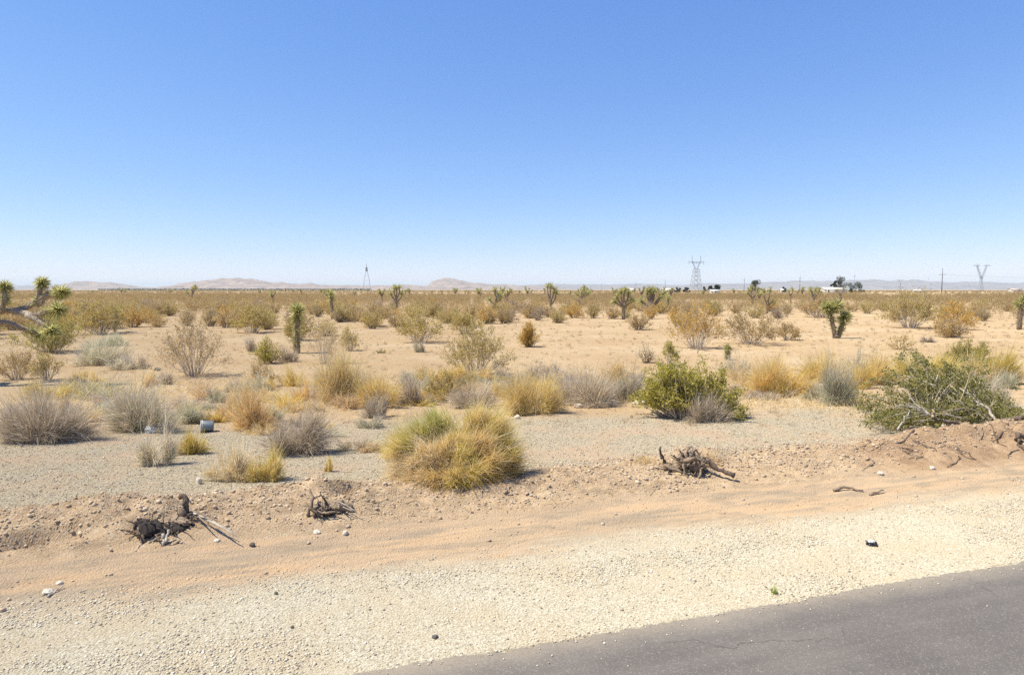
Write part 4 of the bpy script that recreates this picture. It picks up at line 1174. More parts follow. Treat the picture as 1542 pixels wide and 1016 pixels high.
# ------------------------------------------------------------------ uprooted stumps on the berm
def stump(seed, px, py, label, lumps, roots, twigs=(), dist=None):
    rng = np.random.default_rng(seed)
    b = at(px, py)
    d0 = dist or b[1]
    root = thing('root_stump', label, 'stump', b)
    L = lambda p: pt(p[0], p[1], d0 + (p[2] if len(p) > 2 else 0)) - b
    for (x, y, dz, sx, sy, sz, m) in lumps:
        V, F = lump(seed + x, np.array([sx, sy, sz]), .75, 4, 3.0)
        g = Geo(); g.add(V + L((x, y, dz)), F); g.build('root_mass', M[m], root)  # the near-black masses stand in for shade inside the hollows
    g = Geo()
    for (x, y, dz, sx, sy, sz, m) in lumps:
        c = L((x, y, dz)); k = 16
        D = nrm(rng.normal(size=(k, 3)) + np.array([0, -.5, .25]))
        st = c + D * np.array([sx, sy, sz]) * .85
        t_ = np.linspace(0, 1, 6)[None, :, None]
        P = st[:, None] + D[:, None] * rng.uniform(.05, .17, (k, 1, 1)) * t_ + rng.normal(size=(k, 1, 3)) * .05 * t_ ** 2 + rng.normal(size=(k, 6, 3)) * .006
        g.add(*tubes(P, np.tile(np.linspace(.009, .003, 6), (k, 1)) * rng.uniform(.5, 1.5, (k, 1)), 5), int(rng.integers(0, 3)))
    g.build('rootlets', [M['bark_brown'], M['bark_dark'], M['deadwood']], root)
    for pts, r0, r1, m in roots:
        q = smooth_path([L(p) for p in pts], 9)
        q[1:-1] += rng.normal(size=(7, 3)) * r0 * .3
        g = Geo(); add_tube(g, q, np.linspace(r0, r1, 9) * (1 + .25 * rng.normal(size=9)), 9); g.build('root', M[m], root)
    for pts, r0, m in twigs:
        q = smooth_path([L(p) for p in pts], 7)
        g = Geo(); add_tube(g, q, np.linspace(r0, r0 * .4, 7), 5); g.build('twig', M[m], root)


stump(1, 255, 812, 'uprooted stump with dark hollow roots and a knobbed stub, leftmost on the berm',
      [(223, 800, .1, .13, .10, .11, 'hollow_shade'), (252, 801, .16, .16, .10, .085, 'hollow_shade'), (283, 788, .3, .10, .08, .05, 'hollow_shade'), (262, 785, .3, .2, .14, .05, 'bark_brown')],
      [([(279, 782, .35), (277, 768, .38), (281, 757, .38), (271, 747, .4)], .05, .03, 'bark_dark'),
       ([(206, 798, 0), (213, 806, -.02), (216, 824, -.08)], .025, .012, 'bark_dark'), ([(214, 824, -.1), (232, 812, -.05), (250, 806, 0)], .018, .012, 'bark_brown'),
       ([(245, 803, -.05), (247, 818, -.1), (243, 824, -.12)], .016, .012, 'deadwood'), ([(254, 797, -.02), (251, 808, -.06), (250, 816, -.1)], .013, .01, 'deadwood'),
       ([(243, 824, -.1), (258, 821, -.1), (272, 814, -.05)], .02, .012, 'bark_dark'), ([(208, 830, -.1), (225, 828, -.12), (250, 831, -.15)], .014, .007, 'bark_dark'),
       ([(206, 799, .02), (222, 795, .05), (240, 796, .1), (260, 793, .15)], .03, .02, 'bark_brown')],
      [([(292, 772, .35), (315, 784, .2), (340, 796, .0), (356, 807, -.1)], .012, 'deadwood'), ([(300, 776, .3), (330, 790, .1), (350, 798, 0)], .009, 'deadwood'), ([(296, 774, .3), (312, 790, .1), (318, 794, .05)], .010, 'bark_brown'),
       ([(288, 768, .3), (310, 776, .2), (328, 784, .15)], .008, 'bark_brown'), ([(318, 782, .2), (345, 800, 0)], .007, 'straw_pale')])
stump(2, 486, 777, 'small uprooted stump with one thin upright stub, middle of the berm',
      [(487, 772, .06, .10, .08, .055, 'hollow_shade'), (503, 764, .16, .17, .1, .06, 'bark_brown')],
      [([(464, 776, 0), (466, 764, .02), (472, 752, .05), (469, 742, .08), (466, 735, .1)], .02, .012, 'bark_brown'), ([(466, 765, 0), (476, 770, -.03), (486, 780, -.06)], .016, .01, 'bark_dark'),
       ([(478, 771, -.02), (496, 772, -.04), (508, 770, 0)], .014, .008, 'bark_brown'), ([(472, 779, -.05), (476, 770, 0), (490, 762, .1)], .02, .014, 'bark_dark')],
      [([(505, 762, .1), (520, 764, .05), (532, 770, 0)], .009, 'deadwood'), ([(512, 756, .15), (528, 764, .05), (538, 772, 0)], .007, 'deadwood')])
stump(3, 1044, 715, 'uprooted root ball with spiky dark roots and one long arm to its right',
      [(1043, 706, .14, .13, .10, .11, 'hollow_shade'), (1040, 694, .2, .16, .12, .075, 'bark_dark'), (1014, 704, .2, .11, .08, .05, 'bark_brown'), (1050, 702, -.02, .05, .04, .07, 'bark_brown')],
      [([(1058, 692, .05), (1072, 700, 0), (1090, 709, -.06), (1106, 716, -.1)], .032, .026, 'bark_dark'), ([(1000, 697, .1), (997, 688, .1), (994, 680, .1), (995, 672, .1)], .028, .014, 'bark_dark'),
       ([(1024, 692, .1), (1015, 687, .1), (1010, 684, .1)], .02, .008, 'bark_dark'), ([(1030, 688, .1), (1025, 681, .1), (1022, 675, .12)], .018, .008, 'bark_dark'),
       ([(1036, 686, .1), (1035, 679, .1), (1038, 673, .12)], .018, .007, 'bark_dark'), ([(1046, 687, .1), (1044, 681, .1), (1047, 676, .1)], .02, .01, 'bark_brown'), ([(1052, 690, .1), (1052, 682, .1), (1048, 678, .1)], .018, .008, 'bark_brown'),
       ([(1028, 695, 0), (1018, 692, -.02), (1012, 688, -.02)], .015, .006, 'bark_brown'), ([(1058, 690, .1), (1066, 688, .1), (1070, 692, .05)], .014, .007, 'bark_dark'),
       ([(1030, 694, -.02), (1040, 690, -.04), (1054, 692, -.03), (1060, 700, -.05)], .03, .02, 'bark_brown'), ([(1060, 698, -.05), (1056, 712, -.1), (1052, 722, -.12)], .02, .012, 'bark_brown'),
       ([(1030, 698, -.02), (1030, 710, -.08), (1036, 720, -.12)], .02, .01, 'bark_brown'), ([(1000, 700, .05), (1012, 706, 0), (1028, 712, -.04)], .02, .014, 'bark_brown')],
      [([(1074, 727, -.1), (1084, 729, -.12), (1092, 732, -.12)], .012, 'bark_dark')])

# ------------------------------------------------------------------ litter, sticks, stones
def bucket():
    p = at(308, 652)
    t = thing('bucket', 'grey blue plastic bucket lying on its side on the gravel', 'bucket', (p[0], p[1] + .12, p[2] + .10), .35)
    t.scale = (.86, .86, .86)
    t.rotation_euler = (0, math.radians(4), math.radians(22))
    m = plain_mat('grey blue plastic', (.115, .14, .16), .5, .3, 5)
    m2 = plain_mat('pale plastic rim', (.62, .64, .62), .5, .08, 5)
    xs_ = [-.125, -.12, .10, .118, .12]; rs = [.112, .116, .104, .10, .0]
    P = np.array([[x, 0, 0] for x in xs_]); V, F = tubes(P, np.array(rs), 28)
    g = Geo(); g.add(V, F)
    V2, F2 = tubes(np.array([[-.124, 0, 0], [-.03, 0, 0], [.08, 0, 0], [.09, 0, 0]]), np.array([.106, .103, .098, .0]), 28); g.add(V2, F2)
    g.build('body', m, t, smooth=True)
    g = Geo()
    for x in (-.122, -.095):
        a = np.linspace(0, 2 * np.pi, 33); ring = np.stack([np.full(33, x), np.cos(a) * .117, np.sin(a) * .117], 1)
        g.add(*tubes(ring, np.full(33, .007), 6))
    g.build('rim', m2, t, smooth=True)
    a = np.linspace(.2, np.pi - .2, 15); h = np.stack([-.12 - .09 * np.sin(a), np.cos(a) * .118, -.07 * np.sin(a)], 1)
    g = Geo(); add_tube(g, h, np.full(15, .003), 5); g.build('handle', M['steel'], t)


bucket()


def crumple(seed, px, py, w, h, name, label, cat, mat):
    rng = np.random.default_rng(seed)
    p = at(px, py); s = p[1] / F_PX
    V, F = lump(seed, np.array([w * s * .5, w * s * .4, h * s * .6]), 1.1, 3, 3.4)
    V[:, 2] = np.maximum(V[:, 2], -h * s * .25) + h * s * .2
    g = Geo(); g.add(V, F)
    return tag(g.build(name, mat, None, p), label, cat)


crumple(41, 236, 650, 22, 15, 'plastic_bag', 'crumpled whitish plastic bag beside the grey bush left of the bucket', 'litter', plain_mat('whitish plastic', (.42, .45, .49), .45, .35, 9))
litter = crumple(42, 1313, 821, 14, 9, 'shaded_stone', 'small pale stone with its underside shade coloured black on the pale shoulder', 'litter', plain_mat('painted underside shade', (.03, .03, .035), .4, .2, 20))  # dark underside of a pale stone: its shade is painted in black
g = Geo(); V, F = lump(43, np.array([.03, .022, .014]), .8, 2, 3); g.add(V + np.array([-.012, -.004, .042]), F); g.build('stone_top', plain_mat('white scrap', (.75, .74, .7), .5, .1, 30), litter)  # pale top of the stone, above the painted shade


def stone(seed, px, py, w, h, label, mat='rock_pale', name='stone', group=None):
    p = at(px, py); s = p[1] / F_PX
    V, F = lump(seed, np.array([w * s * .5, w * s * .45, h * s * .6]), .55, 3, 1.6)
    g = Geo(); g.add(V + np.array([0, 0, h * s * .35]), F)
    return tag(g.build(name, M[mat], None, p), label, 'stone', group)


for a in ((51, 872, 613, 16, 6, 'flat pale stone under the wide dead bush'), (52, 920, 607, 12, 6, 'pale stone between the two middle dead bushes'), (53, 964, 608, 20, 6, 'pale slab at the left foot of the big green bush'),
          (54, 988, 624, 18, 5, 'whitish flat slab on gravel before the big green bush'), (55, 779, 630, 9, 6, 'small white stone right behind the front bush'), (56, 72, 893, 14, 7, 'larger pale stone among the scattered ones at bottom left'),
          (57, 90, 879, 9, 5, 'small white stone right of the larger pale one at bottom left'), (58, 520, 804, 8, 6, 'tan stone rolled below the small stump'), (59, 478, 803, 10, 6, 'yellowish clod below the small stump'),
          (60, 327, 815, 8, 5, 'small tan stone right of the leftmost stump'), (61, 300, 728, 8, 10, 'white scrap stone on gravel above the leftmost stump'), (62, 1404, 706, 8, 5, 'pale chip at the foot of the soil mound'), (63, 1326, 714, 9, 5, 'pale chip at the left foot of the soil mound')):
    stone(*a)
for a in ((64, 440, 945, 5, 4, 'small dark stone on the pale shoulder at lower left'), (65, 416, 894, 5, 4, 'small brown stone on the orange track'), (66, 380, 822, 8, 6, 'dark clod right of the leftmost stump'), (67, 655, 960, 9, 5, 'dark oily stone patch near the asphalt edge'),
          (68, 235, 558, 10, 5, 'dark stone on sand behind the small dead tuft'), (69, 60, 830, 12, 7, 'rounded brown clod on the berm at far left')):
    stone(*a, mat='rock_dark' if a[0] != 69 else 'bark_brown')


def stick(seed, pts, r, label, mat='deadwood', group=None):
    P = np.array([at(x, y) + np.array([0, 0, r + dz]) for x, y, dz in pts]); b = P[0].copy()
    g = Geo(); q = smooth_path(P - b, 8); q[1:-1] += np.random.default_rng(seed).normal(size=(6, 3)) * r * .4
    add_tube(g, q, np.linspace(r, r * .5, 8), 6)
    return tag(g.build('stick', M[mat], None, b), label, 'stick', group)


stick(1, [(915, 610, 0), (930, 606, .2), (942, 604, .36)], .014, 'pale stick leaning up against the grey green dead bush')
stick(2, [(958, 606, 0), (952, 604, .2), (944, 603, .4)], .013, 'pale stick crossing the leaning one by the dead bush')
stick(3, [(866, 612, 0), (880, 612, .12), (858, 611, .3)], .011, 'bent pale stick in the wide dead bush')
stick(4, [(72, 900, 0), (95, 885, .01)], .01, 'short pale stick among stones at the bottom left')
stick(5, [(1255, 740, 0), (1275, 737, .02), (1300, 741, 0)], .022, 'brown broken stick on dirt right of the root ball', 'bark_brown')
stick(6, [(1310, 746, 0), (1330, 742, .02)], .015, 'short reddish stick right of the brown broken one', 'bark_brown')
stick(7, [(0, 660, .05), (18, 664, .03), (34, 672, 0)], .014, 'white dead branch poking from the big mauve bush')
stick(8, [(520, 667, 0), (540, 669, .02)], .012, 'dark twig on gravel left of the front bush', 'bark_brown')

# loose gravel, clods and litter: past counting
def visible(x, y, m=1.15):
    return (np.abs(x) < m * .7672 * y + .5) & (y > 3.9)


rng = np.random.default_rng(61)
def scatter(n, ulo, uhi, vlo, vhi):
    u = rng.uniform(ulo, uhi, n); v = rng.uniform(vlo, vhi, n)
    x, y = xy_of(u, v); k = visible(x, y)
    return u[k], v[k], x[k], y[k]


u, v, x, y = scatter(105000, -6, 11, .03, 2.0)
w = vnoise(u * .7, v * .9, 71) * .7 + v
keep = (rng.uniform(size=len(u)) < 1 - sstep(w, 1.2, 1.9)) & (rng.uniform(size=len(u)) < .12 + 1.25 * sstep(fbm(u * .8, v * 1.8, 73, 3), -.25, .25))
x, y = x[keep], y[keep]
sz = .006 + .019 * rng.uniform(size=len(x)) ** 2.6
g = Geo(); g.add(*stones(rng, np.stack([x, y, zg(x, y) + sz * .12], 1), sz, .7, True))
tag(g.build('gravel', M['chip_pale']), 'pale crushed gravel on the road shoulder', 'gravel', kind='stuff')

u2, v2, x2, y2 = scatter(5200, -6, 11, -.7, .02)
k = rng.uniform(size=len(u2)) < .9 * np.exp(v2 / .11)
sz = .006 + .012 * rng.uniform(size=k.sum()) ** 2
g = Geo(); g.add(*stones(rng, np.stack([x2[k], y2[k], np.full(k.sum(), .026) + sz * .25], 1), sz, .7, True))
tag(g.build('gravel', M['chip_pale']), 'loose chips strayed onto the asphalt edge', 'gravel', kind='stuff')

u, v, x, y = scatter(70000, -9, 15, 3.9, 10.5)
ed = v + .17 * u + .8 * vnoise(u * .6, v * .6, 81)
keep = (rng.uniform(size=len(u)) < (1 - sstep(ed, 7.6, 9.6)) * sstep(v + .5 * vnoise(u * 2, v * 2, 83), 3.9, 4.4)) & (rng.uniform(size=len(u)) < .06 + 1.2 * sstep(fbm(u * .75, v * .9, 85, 3), -.6, .0))
x, y = x[keep], y[keep]
sz = .009 + .026 * rng.uniform(size=len(x)) ** 2.6
g = Geo(); g.add(*stones(rng, np.stack([x, y, zg(x, y) + sz * .12], 1), sz, .7, False))
tag(g.build('gravel', M['chip_grey']), 'grey gravel on the flat behind the berm', 'gravel', kind='stuff')

u, v, x, y = scatter(60000, -7, 14, 1.6, 4.6)
keep = rng.uniform(size=len(u)) < (.06 + .94 * sstep(v + .4 * vnoise(u, v, 91), 2.7, 3.3)) * (.4 + vnoise(u * 1.4, v * 1.4, 93) + .5)
x, y = x[keep], y[keep]
sz = .008 + .016 * rng.uniform(size=len(x)) ** 2 + .05 * rng.uniform(size=len(x)) ** 22
g = Geo(); g.add(*stones(rng, np.stack([x, y, zg(x, y) + sz * .15], 1), sz, .75, True))
u, v, x, y = scatter(5200, -7, 14, 2.5, 4.4)
keep = rng.uniform(size=len(u)) < sstep(v + .4 * vnoise(u, v, 91), 2.7, 3.3) * sstep(fbm(u * 1.1, v * 1.6, 97, 3), -.25, .35)
x, y = x[keep], y[keep]
sz = .022 + .035 * rng.uniform(size=len(x)) ** 2.5
g.add(*stones(rng, np.stack([x, y, zg(x, y) + sz * .12], 1), sz, .75, True))
tag(g.build('dirt_clods', M['clod']), 'loose soil clods along the turned berm', 'dirt', kind='stuff')

# twigs and straw bits on berm, gravel and sand
K = 16000
yy = 7 + 43 * rng.uniform(size=K) ** 1.4; xx = rng.uniform(-.85, .85, K) * yy
u, v = uv_of(xx, yy); k = v > 2.7; xx, yy = xx[k], yy[k]
P = np.stack([xx, yy, zg(xx, yy) + .006], 1)
D = np.stack([rng.normal(size=len(xx)), rng.normal(size=len(xx)), rng.uniform(0, .35, len(xx))], 1)
g = Geo(); V, F = blades(rng, P, D, rng.uniform(.04, .16, len(xx)), rng.uniform(.004, .011, len(xx)), .1, .2, 2)
q = rng.uniform(size=len(xx)) < .5
g.add(V, F)
tag(g.build('twig_litter', M['dry_mix']), 'scattered dry twigs and straw on the ground', 'litter', kind='stuff')

# thin dry grass between the clumps of the row
K = 60000
yy = rng.uniform(11.5, 25, K); xx = rng.uniform(-.85, .85, K) * yy
u, v = uv_of(xx, yy)
band = sstep(v + .25 * u, 8.6, 10.5) * (1 - sstep(v + .15 * u, 13, 17))
k = rng.uniform(size=K) < band * sstep(fbm(xx * .45, yy * .8, 131, 4), -.1, .45)
xx, yy = xx[k], yy[k]; K = len(xx)
g = Geo()
for q, m in ((rng.uniform(size=K) < .5, 0), (None, 1)):
    q = q if q is not None else ~q0
    q0 = q; n_ = q.sum()
    P = np.repeat(np.stack([xx[q], yy[q], zg(xx[q], yy[q])], 1), 4, 0) + rng.normal(size=(n_ * 4, 3)) * np.array([.05, .05, 0])
    g.add(*blades(rng, P, nrm(rng.normal(size=(n_ * 4, 3)) * np.array([.8, .8, .3]) + np.array([0, 0, .8])), rng.uniform(.06, .26, n_ * 4), .0075, .2, .3, 2), m)
tag(g.build('dry_grass', [M['straw'], M['straw_pale']]), 'thin straw grass between the clumps behind the gravel', 'grass', kind='stuff')

# small sprigs of dry weed dotted over the open sand
K = 2600
yy = 12 + 45 * rng.uniform(size=K) ** 1.2; xx = rng.uniform(-.82, .82, K) * yy
g = Geo()
nb = 16
P = np.repeat(np.stack([xx, yy, zg(xx, yy)], 1), nb, 0) + rng.normal(size=(K * nb, 3)) * np.array([.04, .04, 0])
sz = np.repeat(.04 + .16 * rng.uniform(size=K) ** 2, nb)
g.add(*blades(rng, P, nrm(rng.normal(size=(K * nb, 3)) + np.array([0, 0, 1.0])), sz, np.repeat(.35 * yy / F_PX, nb), .1, .2, 2))
tag(g.build('dry_weeds', M['dry_mix']), 'tiny dry weed sprigs dotted over the sand', 'ground cover', kind='stuff')

# ------------------------------------------------------------------ scrub belt
VAR = []
TONES = (('olive', 'creo_olive'), ('brown', 'creo_brown'), ('olive', 'creo_olive'), ('golden', 'creo_rust'), ('tan', 'creo_tan'), ('brown', 'creo_brown'), ('grey brown', 'creo_grey'), ('brown', 'creo_brown'), ('olive', 'creo_olive'))
for k in range(9):
    r = np.random.default_rng(500 + k)
    sg, lg = gcreosote(r, 1.35, r.uniform(1.6, 2.1), 36, 2100, .075, .014, low=.12)
    VAR.append((sg.mesh('stems', M['stem_pale']), lg.mesh('foliage', M[TONES[k][1]]), TONES[k][0]))


def dens(px, py):
    if py < 447: return 1.0 if px < 1290 else .8
    if py < 460: return 1.0 if px < 1290 else .62
    if py < 475: return .95 if px < 555 else .45 if px < 625 else .85 if px < 1180 else .5
    if py < 487: return .9 if px < 230 else .55 if px < 555 else .3 if px < 625 else .5 if px < 760 else .7 if px < 990 else .85 if px < 1185 else .5
    if py < 500: return .9 if px < 130 else .4 if px < 560 else .16 if px < 680 else .02 if px < 1000 else .35 if px < 1180 else .3
    if py < 512: return .35 if px < 100 else .03
    return 0.0


rng = np.random.default_rng(8)
cand = []
for n_, d0, d1 in ((10500, 30, 260), (22000, 260, 1500)):
    dd = np.sqrt(rng.uniform(d0 ** 2, d1 ** 2, n_)); tt = rng.uniform(-.86, .86, n_)
    for d, t in zip(dd, tt):
        px, py = 771 + F_PX * t, 436 + CAM_H * F_PX / d
        if rng.uniform() < dens(px, py) * (.04 + 1.05 * float(sstep(fbm(t * d * .05, d * .022, 44, 3), -.38, .12))):
            cand.append((d, t * d, rng.uniform(.65, 1.15), px))
cand.sort(key=lambda c: -c[2] / c[0])
N_IND = 255
for k, (d, x, sc, px) in enumerate(sorted(cand[:N_IND])):
    sm, lm, tone = VAR[int(rng.integers(0, 9))]
    size = 'big' if sc > .98 else 'small' if sc < .8 else 'middling'
    lab, grp = where(px, '%s %s creosote bush' % (size, tone))
    t = thing('creosote_bush', lab, 'bush', (x, d, float(zg(x, d))), rng.uniform(0, 6.28), 'creosote bushes of the scrub belt')
    t.scale = (sc * rng.uniform(.9, 1.2), sc * rng.uniform(.9, 1.2), sc)
    link('stems', sm, t); link('foliage', lm, t)

# beyond the first 255 the belt reads as one mass
g = Geo()
rest = np.array([c[:3] for c in cand[N_IND:]])
for lo, hi, nc, cs in ((0, 75, 420, .075), (75, 120, 260, .11), (120, 220, 130, .16), (220, 420, 60, .26), (420, 1500, 20, .5)):
    q = rest[(rest[:, 0] >= lo) & (rest[:, 0] < hi)]
    if not len(q): continue
    K = len(q)
    ph = rng.uniform(0, 2 * np.pi, (K, nc)); ct = rng.uniform(.0, 1, (K, nc)); rr = rng.uniform(.35, 1, (K, nc)) ** .5
    sn = np.sqrt(1 - (ct * .9) ** 2)
    h = 1.4 * q[:, 2][:, None] * rng.uniform(.85, 1.1, (K, nc)); wd = .95 * q[:, 2][:, None] * rng.uniform(.8, 1.15, (K, 1))
    a0_ = rng.uniform(0, 6.28, (K, 1)); wd = wd * (1 + .22 * np.sin(3 * ph + a0_) + .15 * np.sin(5 * ph + 2 * a0_ + 4 * ct))
    P = np.stack([q[:, 1][:, None] + wd * rr * sn * np.cos(ph), q[:, 0][:, None] + wd * rr * sn * np.sin(ph), .12 + h * ct * (.35 + .65 * rr)], -1).reshape(-1, 3)
    V, F = leaves(rng, P, cs * rng.uniform(.6, 1.3, K * nc), .55)
    g.add(V, F, 0, np.repeat(np.repeat(rng.uniform(0, 1, K), nc), 4))
tag(g.build('scrub_belt', M['scrub'], tone=True), 'olive brown mass of far scrub reaching to the horizon', 'scrub', kind='stuff')

# ------------------------------------------------------------------ far things along the horizon
def lattice(g, levels, r):
    """levels: list of (z, half width x, half width y); legs, rings and braces"""
    for (z0, a0, b0), (z1, a1, b1) in zip(levels[:-1], levels[1:]):
        c0 = [(-a0, -b0), (a0, -b0), (a0, b0), (-a0, b0)]; c1 = [(-a1, -b1), (a1, -b1), (a1, b1), (-a1, b1)]
        for k in range(4):
            p, q = c0[k], c1[k]; p2, q2 = c0[(k + 1) % 4], c1[(k + 1) % 4]
            for s_, e_ in (((*p, z0), (*q, z1)), ((*p, z0), (*q2, z1)), ((*p2, z0), (*q, z1)), ((*q, z1), (*q2, z1))):
                g.add(*tubes(np.array([s_, e_], float), np.array([r, r]), 4))


def bar(g, a, b, r):
    g.add(*tubes(np.array([a, b], float), np.array([r, r]), 4))


def far_loc(px, d): return ((px - 771) / F_PX * d, d, 0)


def far_h(py, d): return CAM_H + (436 - py) / F_PX * d


d = 900
t = thing('transmission_tower', 'lattice pylon with two peaks on a wide crossarm beyond the scrub', 'pylon', far_loc(1047, d), .25)
H = far_h(385, d)
g = Geo(); lattice(g, [(0, 6.2, 6.2), (8, 5.4, 5.4), (15, 4.6, 4.6), (21, 4.0, 4.0), (26, 3.4, 3.4), (30, 3.2, 3)], .16); g.build('tower_body', M['steel'], t)
for sgn in (-1, 1):
    g = Geo(); z0 = 30
    for k in range(5):
        x0 = sgn * (1.2 + k * .9); x1 = sgn * (1.2 + (k + 1) * .9); za, zb = z0 + k * 2, z0 + k * 2 + 2
        bar(g, (x0 - .8, 0, za), (x1 - .8, 0, zb), .15); bar(g, (x0 + 1, 0, za), (x1 + 1, 0, zb), .15); bar(g, (x0 - .8, 0, za), (x1 + 1, 0, zb), .12); bar(g, (x0 + 1, 0, za), (x1 - .8, 0, zb), .12)
    bar(g, (sgn * 5.7, 0, 40), (sgn * 6.4, 0, H), .16); bar(g, (sgn * 7.2, 0, 40), (sgn * 6.4, 0, H), .16)
    g.build('peak', M['steel'], t)
g = Geo()
for za, zb in ((38.5, 40.5),):
    bar(g, (-12, 0, 40), (12, 0, 40), .18); bar(g, (-8, 0, 38), (8, 0, 38), .15); bar(g, (-12, 0, 40), (-8, 0, 38), .14); bar(g, (12, 0, 40), (8, 0, 38), .14)
    for k in range(8): bar(g, (-8 + 2 * k, 0, 38), (-7 + 2 * k, 0, 40), .1); bar(g, (-7 + 2 * k, 0, 40), (-6 + 2 * k, 0, 38), .1)
g.build('crossarm', M['steel'], t)
for x_ in (-11, 0, 11):
    g = Geo(); bar(g, (x_, 0, 40), (x_, 0, 36), .2); g.build('insulator', M['steel'], t)

d = 800
t = thing('transmission_tower', 'narrow tower with spread legs and a slim solid head', 'pylon', far_loc(553, d), .1)
H = far_h(398, d)
g = Geo(); zs = far_h(409, d)
for sgn in (-1, 1):
    for sy in (-2, 2):
        bar(g, (sgn * 4.2, sy, 0), (sgn * 3.2, sy * .7, zs * .55), .13); bar(g, (sgn * 3.2, sy * .7, zs * .55), (sgn * .9, sy * .3, zs), .13)
for z_, a_ in ((zs * .35, 3.6), (zs * .55, 3.2), (zs * .8, 2.0)): bar(g, (-a_, 0, z_), (a_, 0, z_), .12)
g.build('leg_frame', M['steel'], t)
g = Geo(); lattice(g, [(zs, .9, .9), (zs + 2.5, 1.0, 1.0), (zs + 5, .7, .7)], .28); bar(g, (0, 0, zs + 3), (0, 0, H), .35); g.build('tower_head', M['steel'], t)

d = 1000
t = thing('transmission_tower', 'v-shaped pylon with two spread arms near the right edge', 'pylon', far_loc(1475, d), .2)
H = far_h(398, d); zf = far_h(418, d)
g = Geo(); lattice(g, [(0, 2.6, 2.6), (7, 2, 2), (14, 1.3, 1.3), (zf, .9, .9)], .17); g.build('tower_body', M['steel'], t)
for sgn in (-1, 1):
    g = Geo(); 
    for yy_ in (-.9, .9):
        bar(g, (-sgn * .8, yy_, zf), (sgn * 7.4, yy_ * .6, H - 2.5), .15); bar(g, (sgn * 1.6, yy_, zf - 1.5), (sgn * 9.4, yy_ * .6, H - 3), .15)
        for k in range(7):
            f0, f1 = k / 7, (k + 1) / 7; A_ = lambda f: (-sgn * .8 + sgn * 8.2 * f, yy_ * (1 - .4 * f), zf + (H - 2.5 - zf) * f); B_ = lambda f: (sgn * 1.6 + sgn * 7.8 * f, yy_ * (1 - .4 * f), zf - 1.5 + (H - 1.5 - zf) * f)
            bar(g, A_(f0), B_(f1), .08); bar(g, B_(f0), A_(f1), .08)
    bar(g, (sgn * 8, 0, H - 4), (sgn * 8, 0, H), .2); g.build('tower_arm', M['steel'], t)
    g = Geo(); bar(g, (sgn * 3, 0, H - 2.6), (sgn * 15.5, 0, H - 2.2), .26); bar(g, (sgn * 8, 0, H), (sgn * 15.5, 0, H - 2.2), .2); bar(g, (sgn * 8, 0, H), (sgn * 3, 0, H - 2.6), .16); g.build('crossarm', M['steel'], t)

d = 1500
t = thing('transmission_tower', 'tiny far pylon left of the dark crossed pole', 'pylon', far_loc(1354, d))
g = Geo(); H = far_h(421, d); bar(g, (-2, 0, 0), (0, 0, H - 6), .4); bar(g, (2, 0, 0), (0, 0, H - 6), .4); g.build('tower_body', M['steel'], t)
g = Geo(); bar(g, (0, 0, H - 6), (-5, 0, H), .35); bar(g, (0, 0, H - 6), (5, 0, H), .35); bar(g, (-8, 0, H - 1), (8, 0, H - 1), .35); g.build('crossarm', M['steel'], t)


def pole(px, d, top, label, arm=None, r=.2, mat='pole_wood'):
    t = thing('utility_pole', label, 'power pole', far_loc(px, d), .2)
    H = far_h(top, d)
    g = Geo(); add_tube(g, np.array([[0, 0, -.5], [0, 0, H * .5], [0, 0, H]]), np.array([r * 1.2, r, r * .8]), 8); g.build('pole', M[mat], t)
    for ay, aw in (arm or []):
        g = Geo(); z = far_h(ay, d); add_tube(g, np.array([[-aw, -.1, z], [aw, -.1, z]]), np.array([.16, .16]), 4)
        g.build('crossarm', M[mat], t)
    return t


pole(1416.5, 520, 404, 'dark wooden power pole with crossarm left of the v-shaped pylon', [(413.5, 3.3)], .28)
pole(1203, 620, 413, 'grey steel power pole behind the small joshua trees', [(418, 1.1), (422, 1.1)], .34, 'steel')
pole(1119.5, 620, 417, 'thin grey power pole left of the tall dark tree', [(421, 1.0)], .3, 'steel')
pole(1285, 760, 409, 'faint thin power pole behind the green house trees', [(415, 1.2)], .25, 'steel')
pole(1001, 600, 421, 'thin power pole left of the long white shed', None, .16)
pole(957, 900, 424, 'faint power pole right of the middle joshua trees', [(427, 1.5)], .2, 'steel')
pole(905, 1000, 425, 'faint power pole between two middle joshua trees', [(428, 1.5)], .2, 'steel')
pole(889, 1100, 427, 'faint short power pole behind the flat crowned joshua', None, .2, 'steel')
pole(1400, 1000, 424, 'faint short pole left of the dark crossed pole', [(427, 2)], .2, 'steel')

def wire(a, b, sag, label):
    a = np.array(a, float); b = np.array(b, float)
    t_ = np.linspace(0, 1, 14)[:, None]; P = a + (b - a) * t_; P[:, 2] -= sag * 4 * (t_ * (1 - t_))[:, 0]
    g = Geo(); g.add(*tubes(P - a, np.full(14, .03), 4)); tag(g.build('power_line', M['steel'], None, a), label, 'power line')


px0 = far_loc(1416.5, 520)[0]; zc = far_h(413.5, 520)
wire((px0 - 3.2, 519.3, zc + .2), (px0 + 150, 470, zc), 3, 'thin sagging wire running right from the left end of the crossarm')
wire((px0 + 3.2, 520.6, zc + .2), (px0 + 156, 472, zc), 3, 'thin sagging wire running right from the right end of the crossarm')
wire((px0 - 3.2, 519.3, zc + .2), (far_loc(1203, 620)[0], 620, far_h(418, 620)), 3.5, 'thin sagging wire between the crossed pole and the grey steel pole')

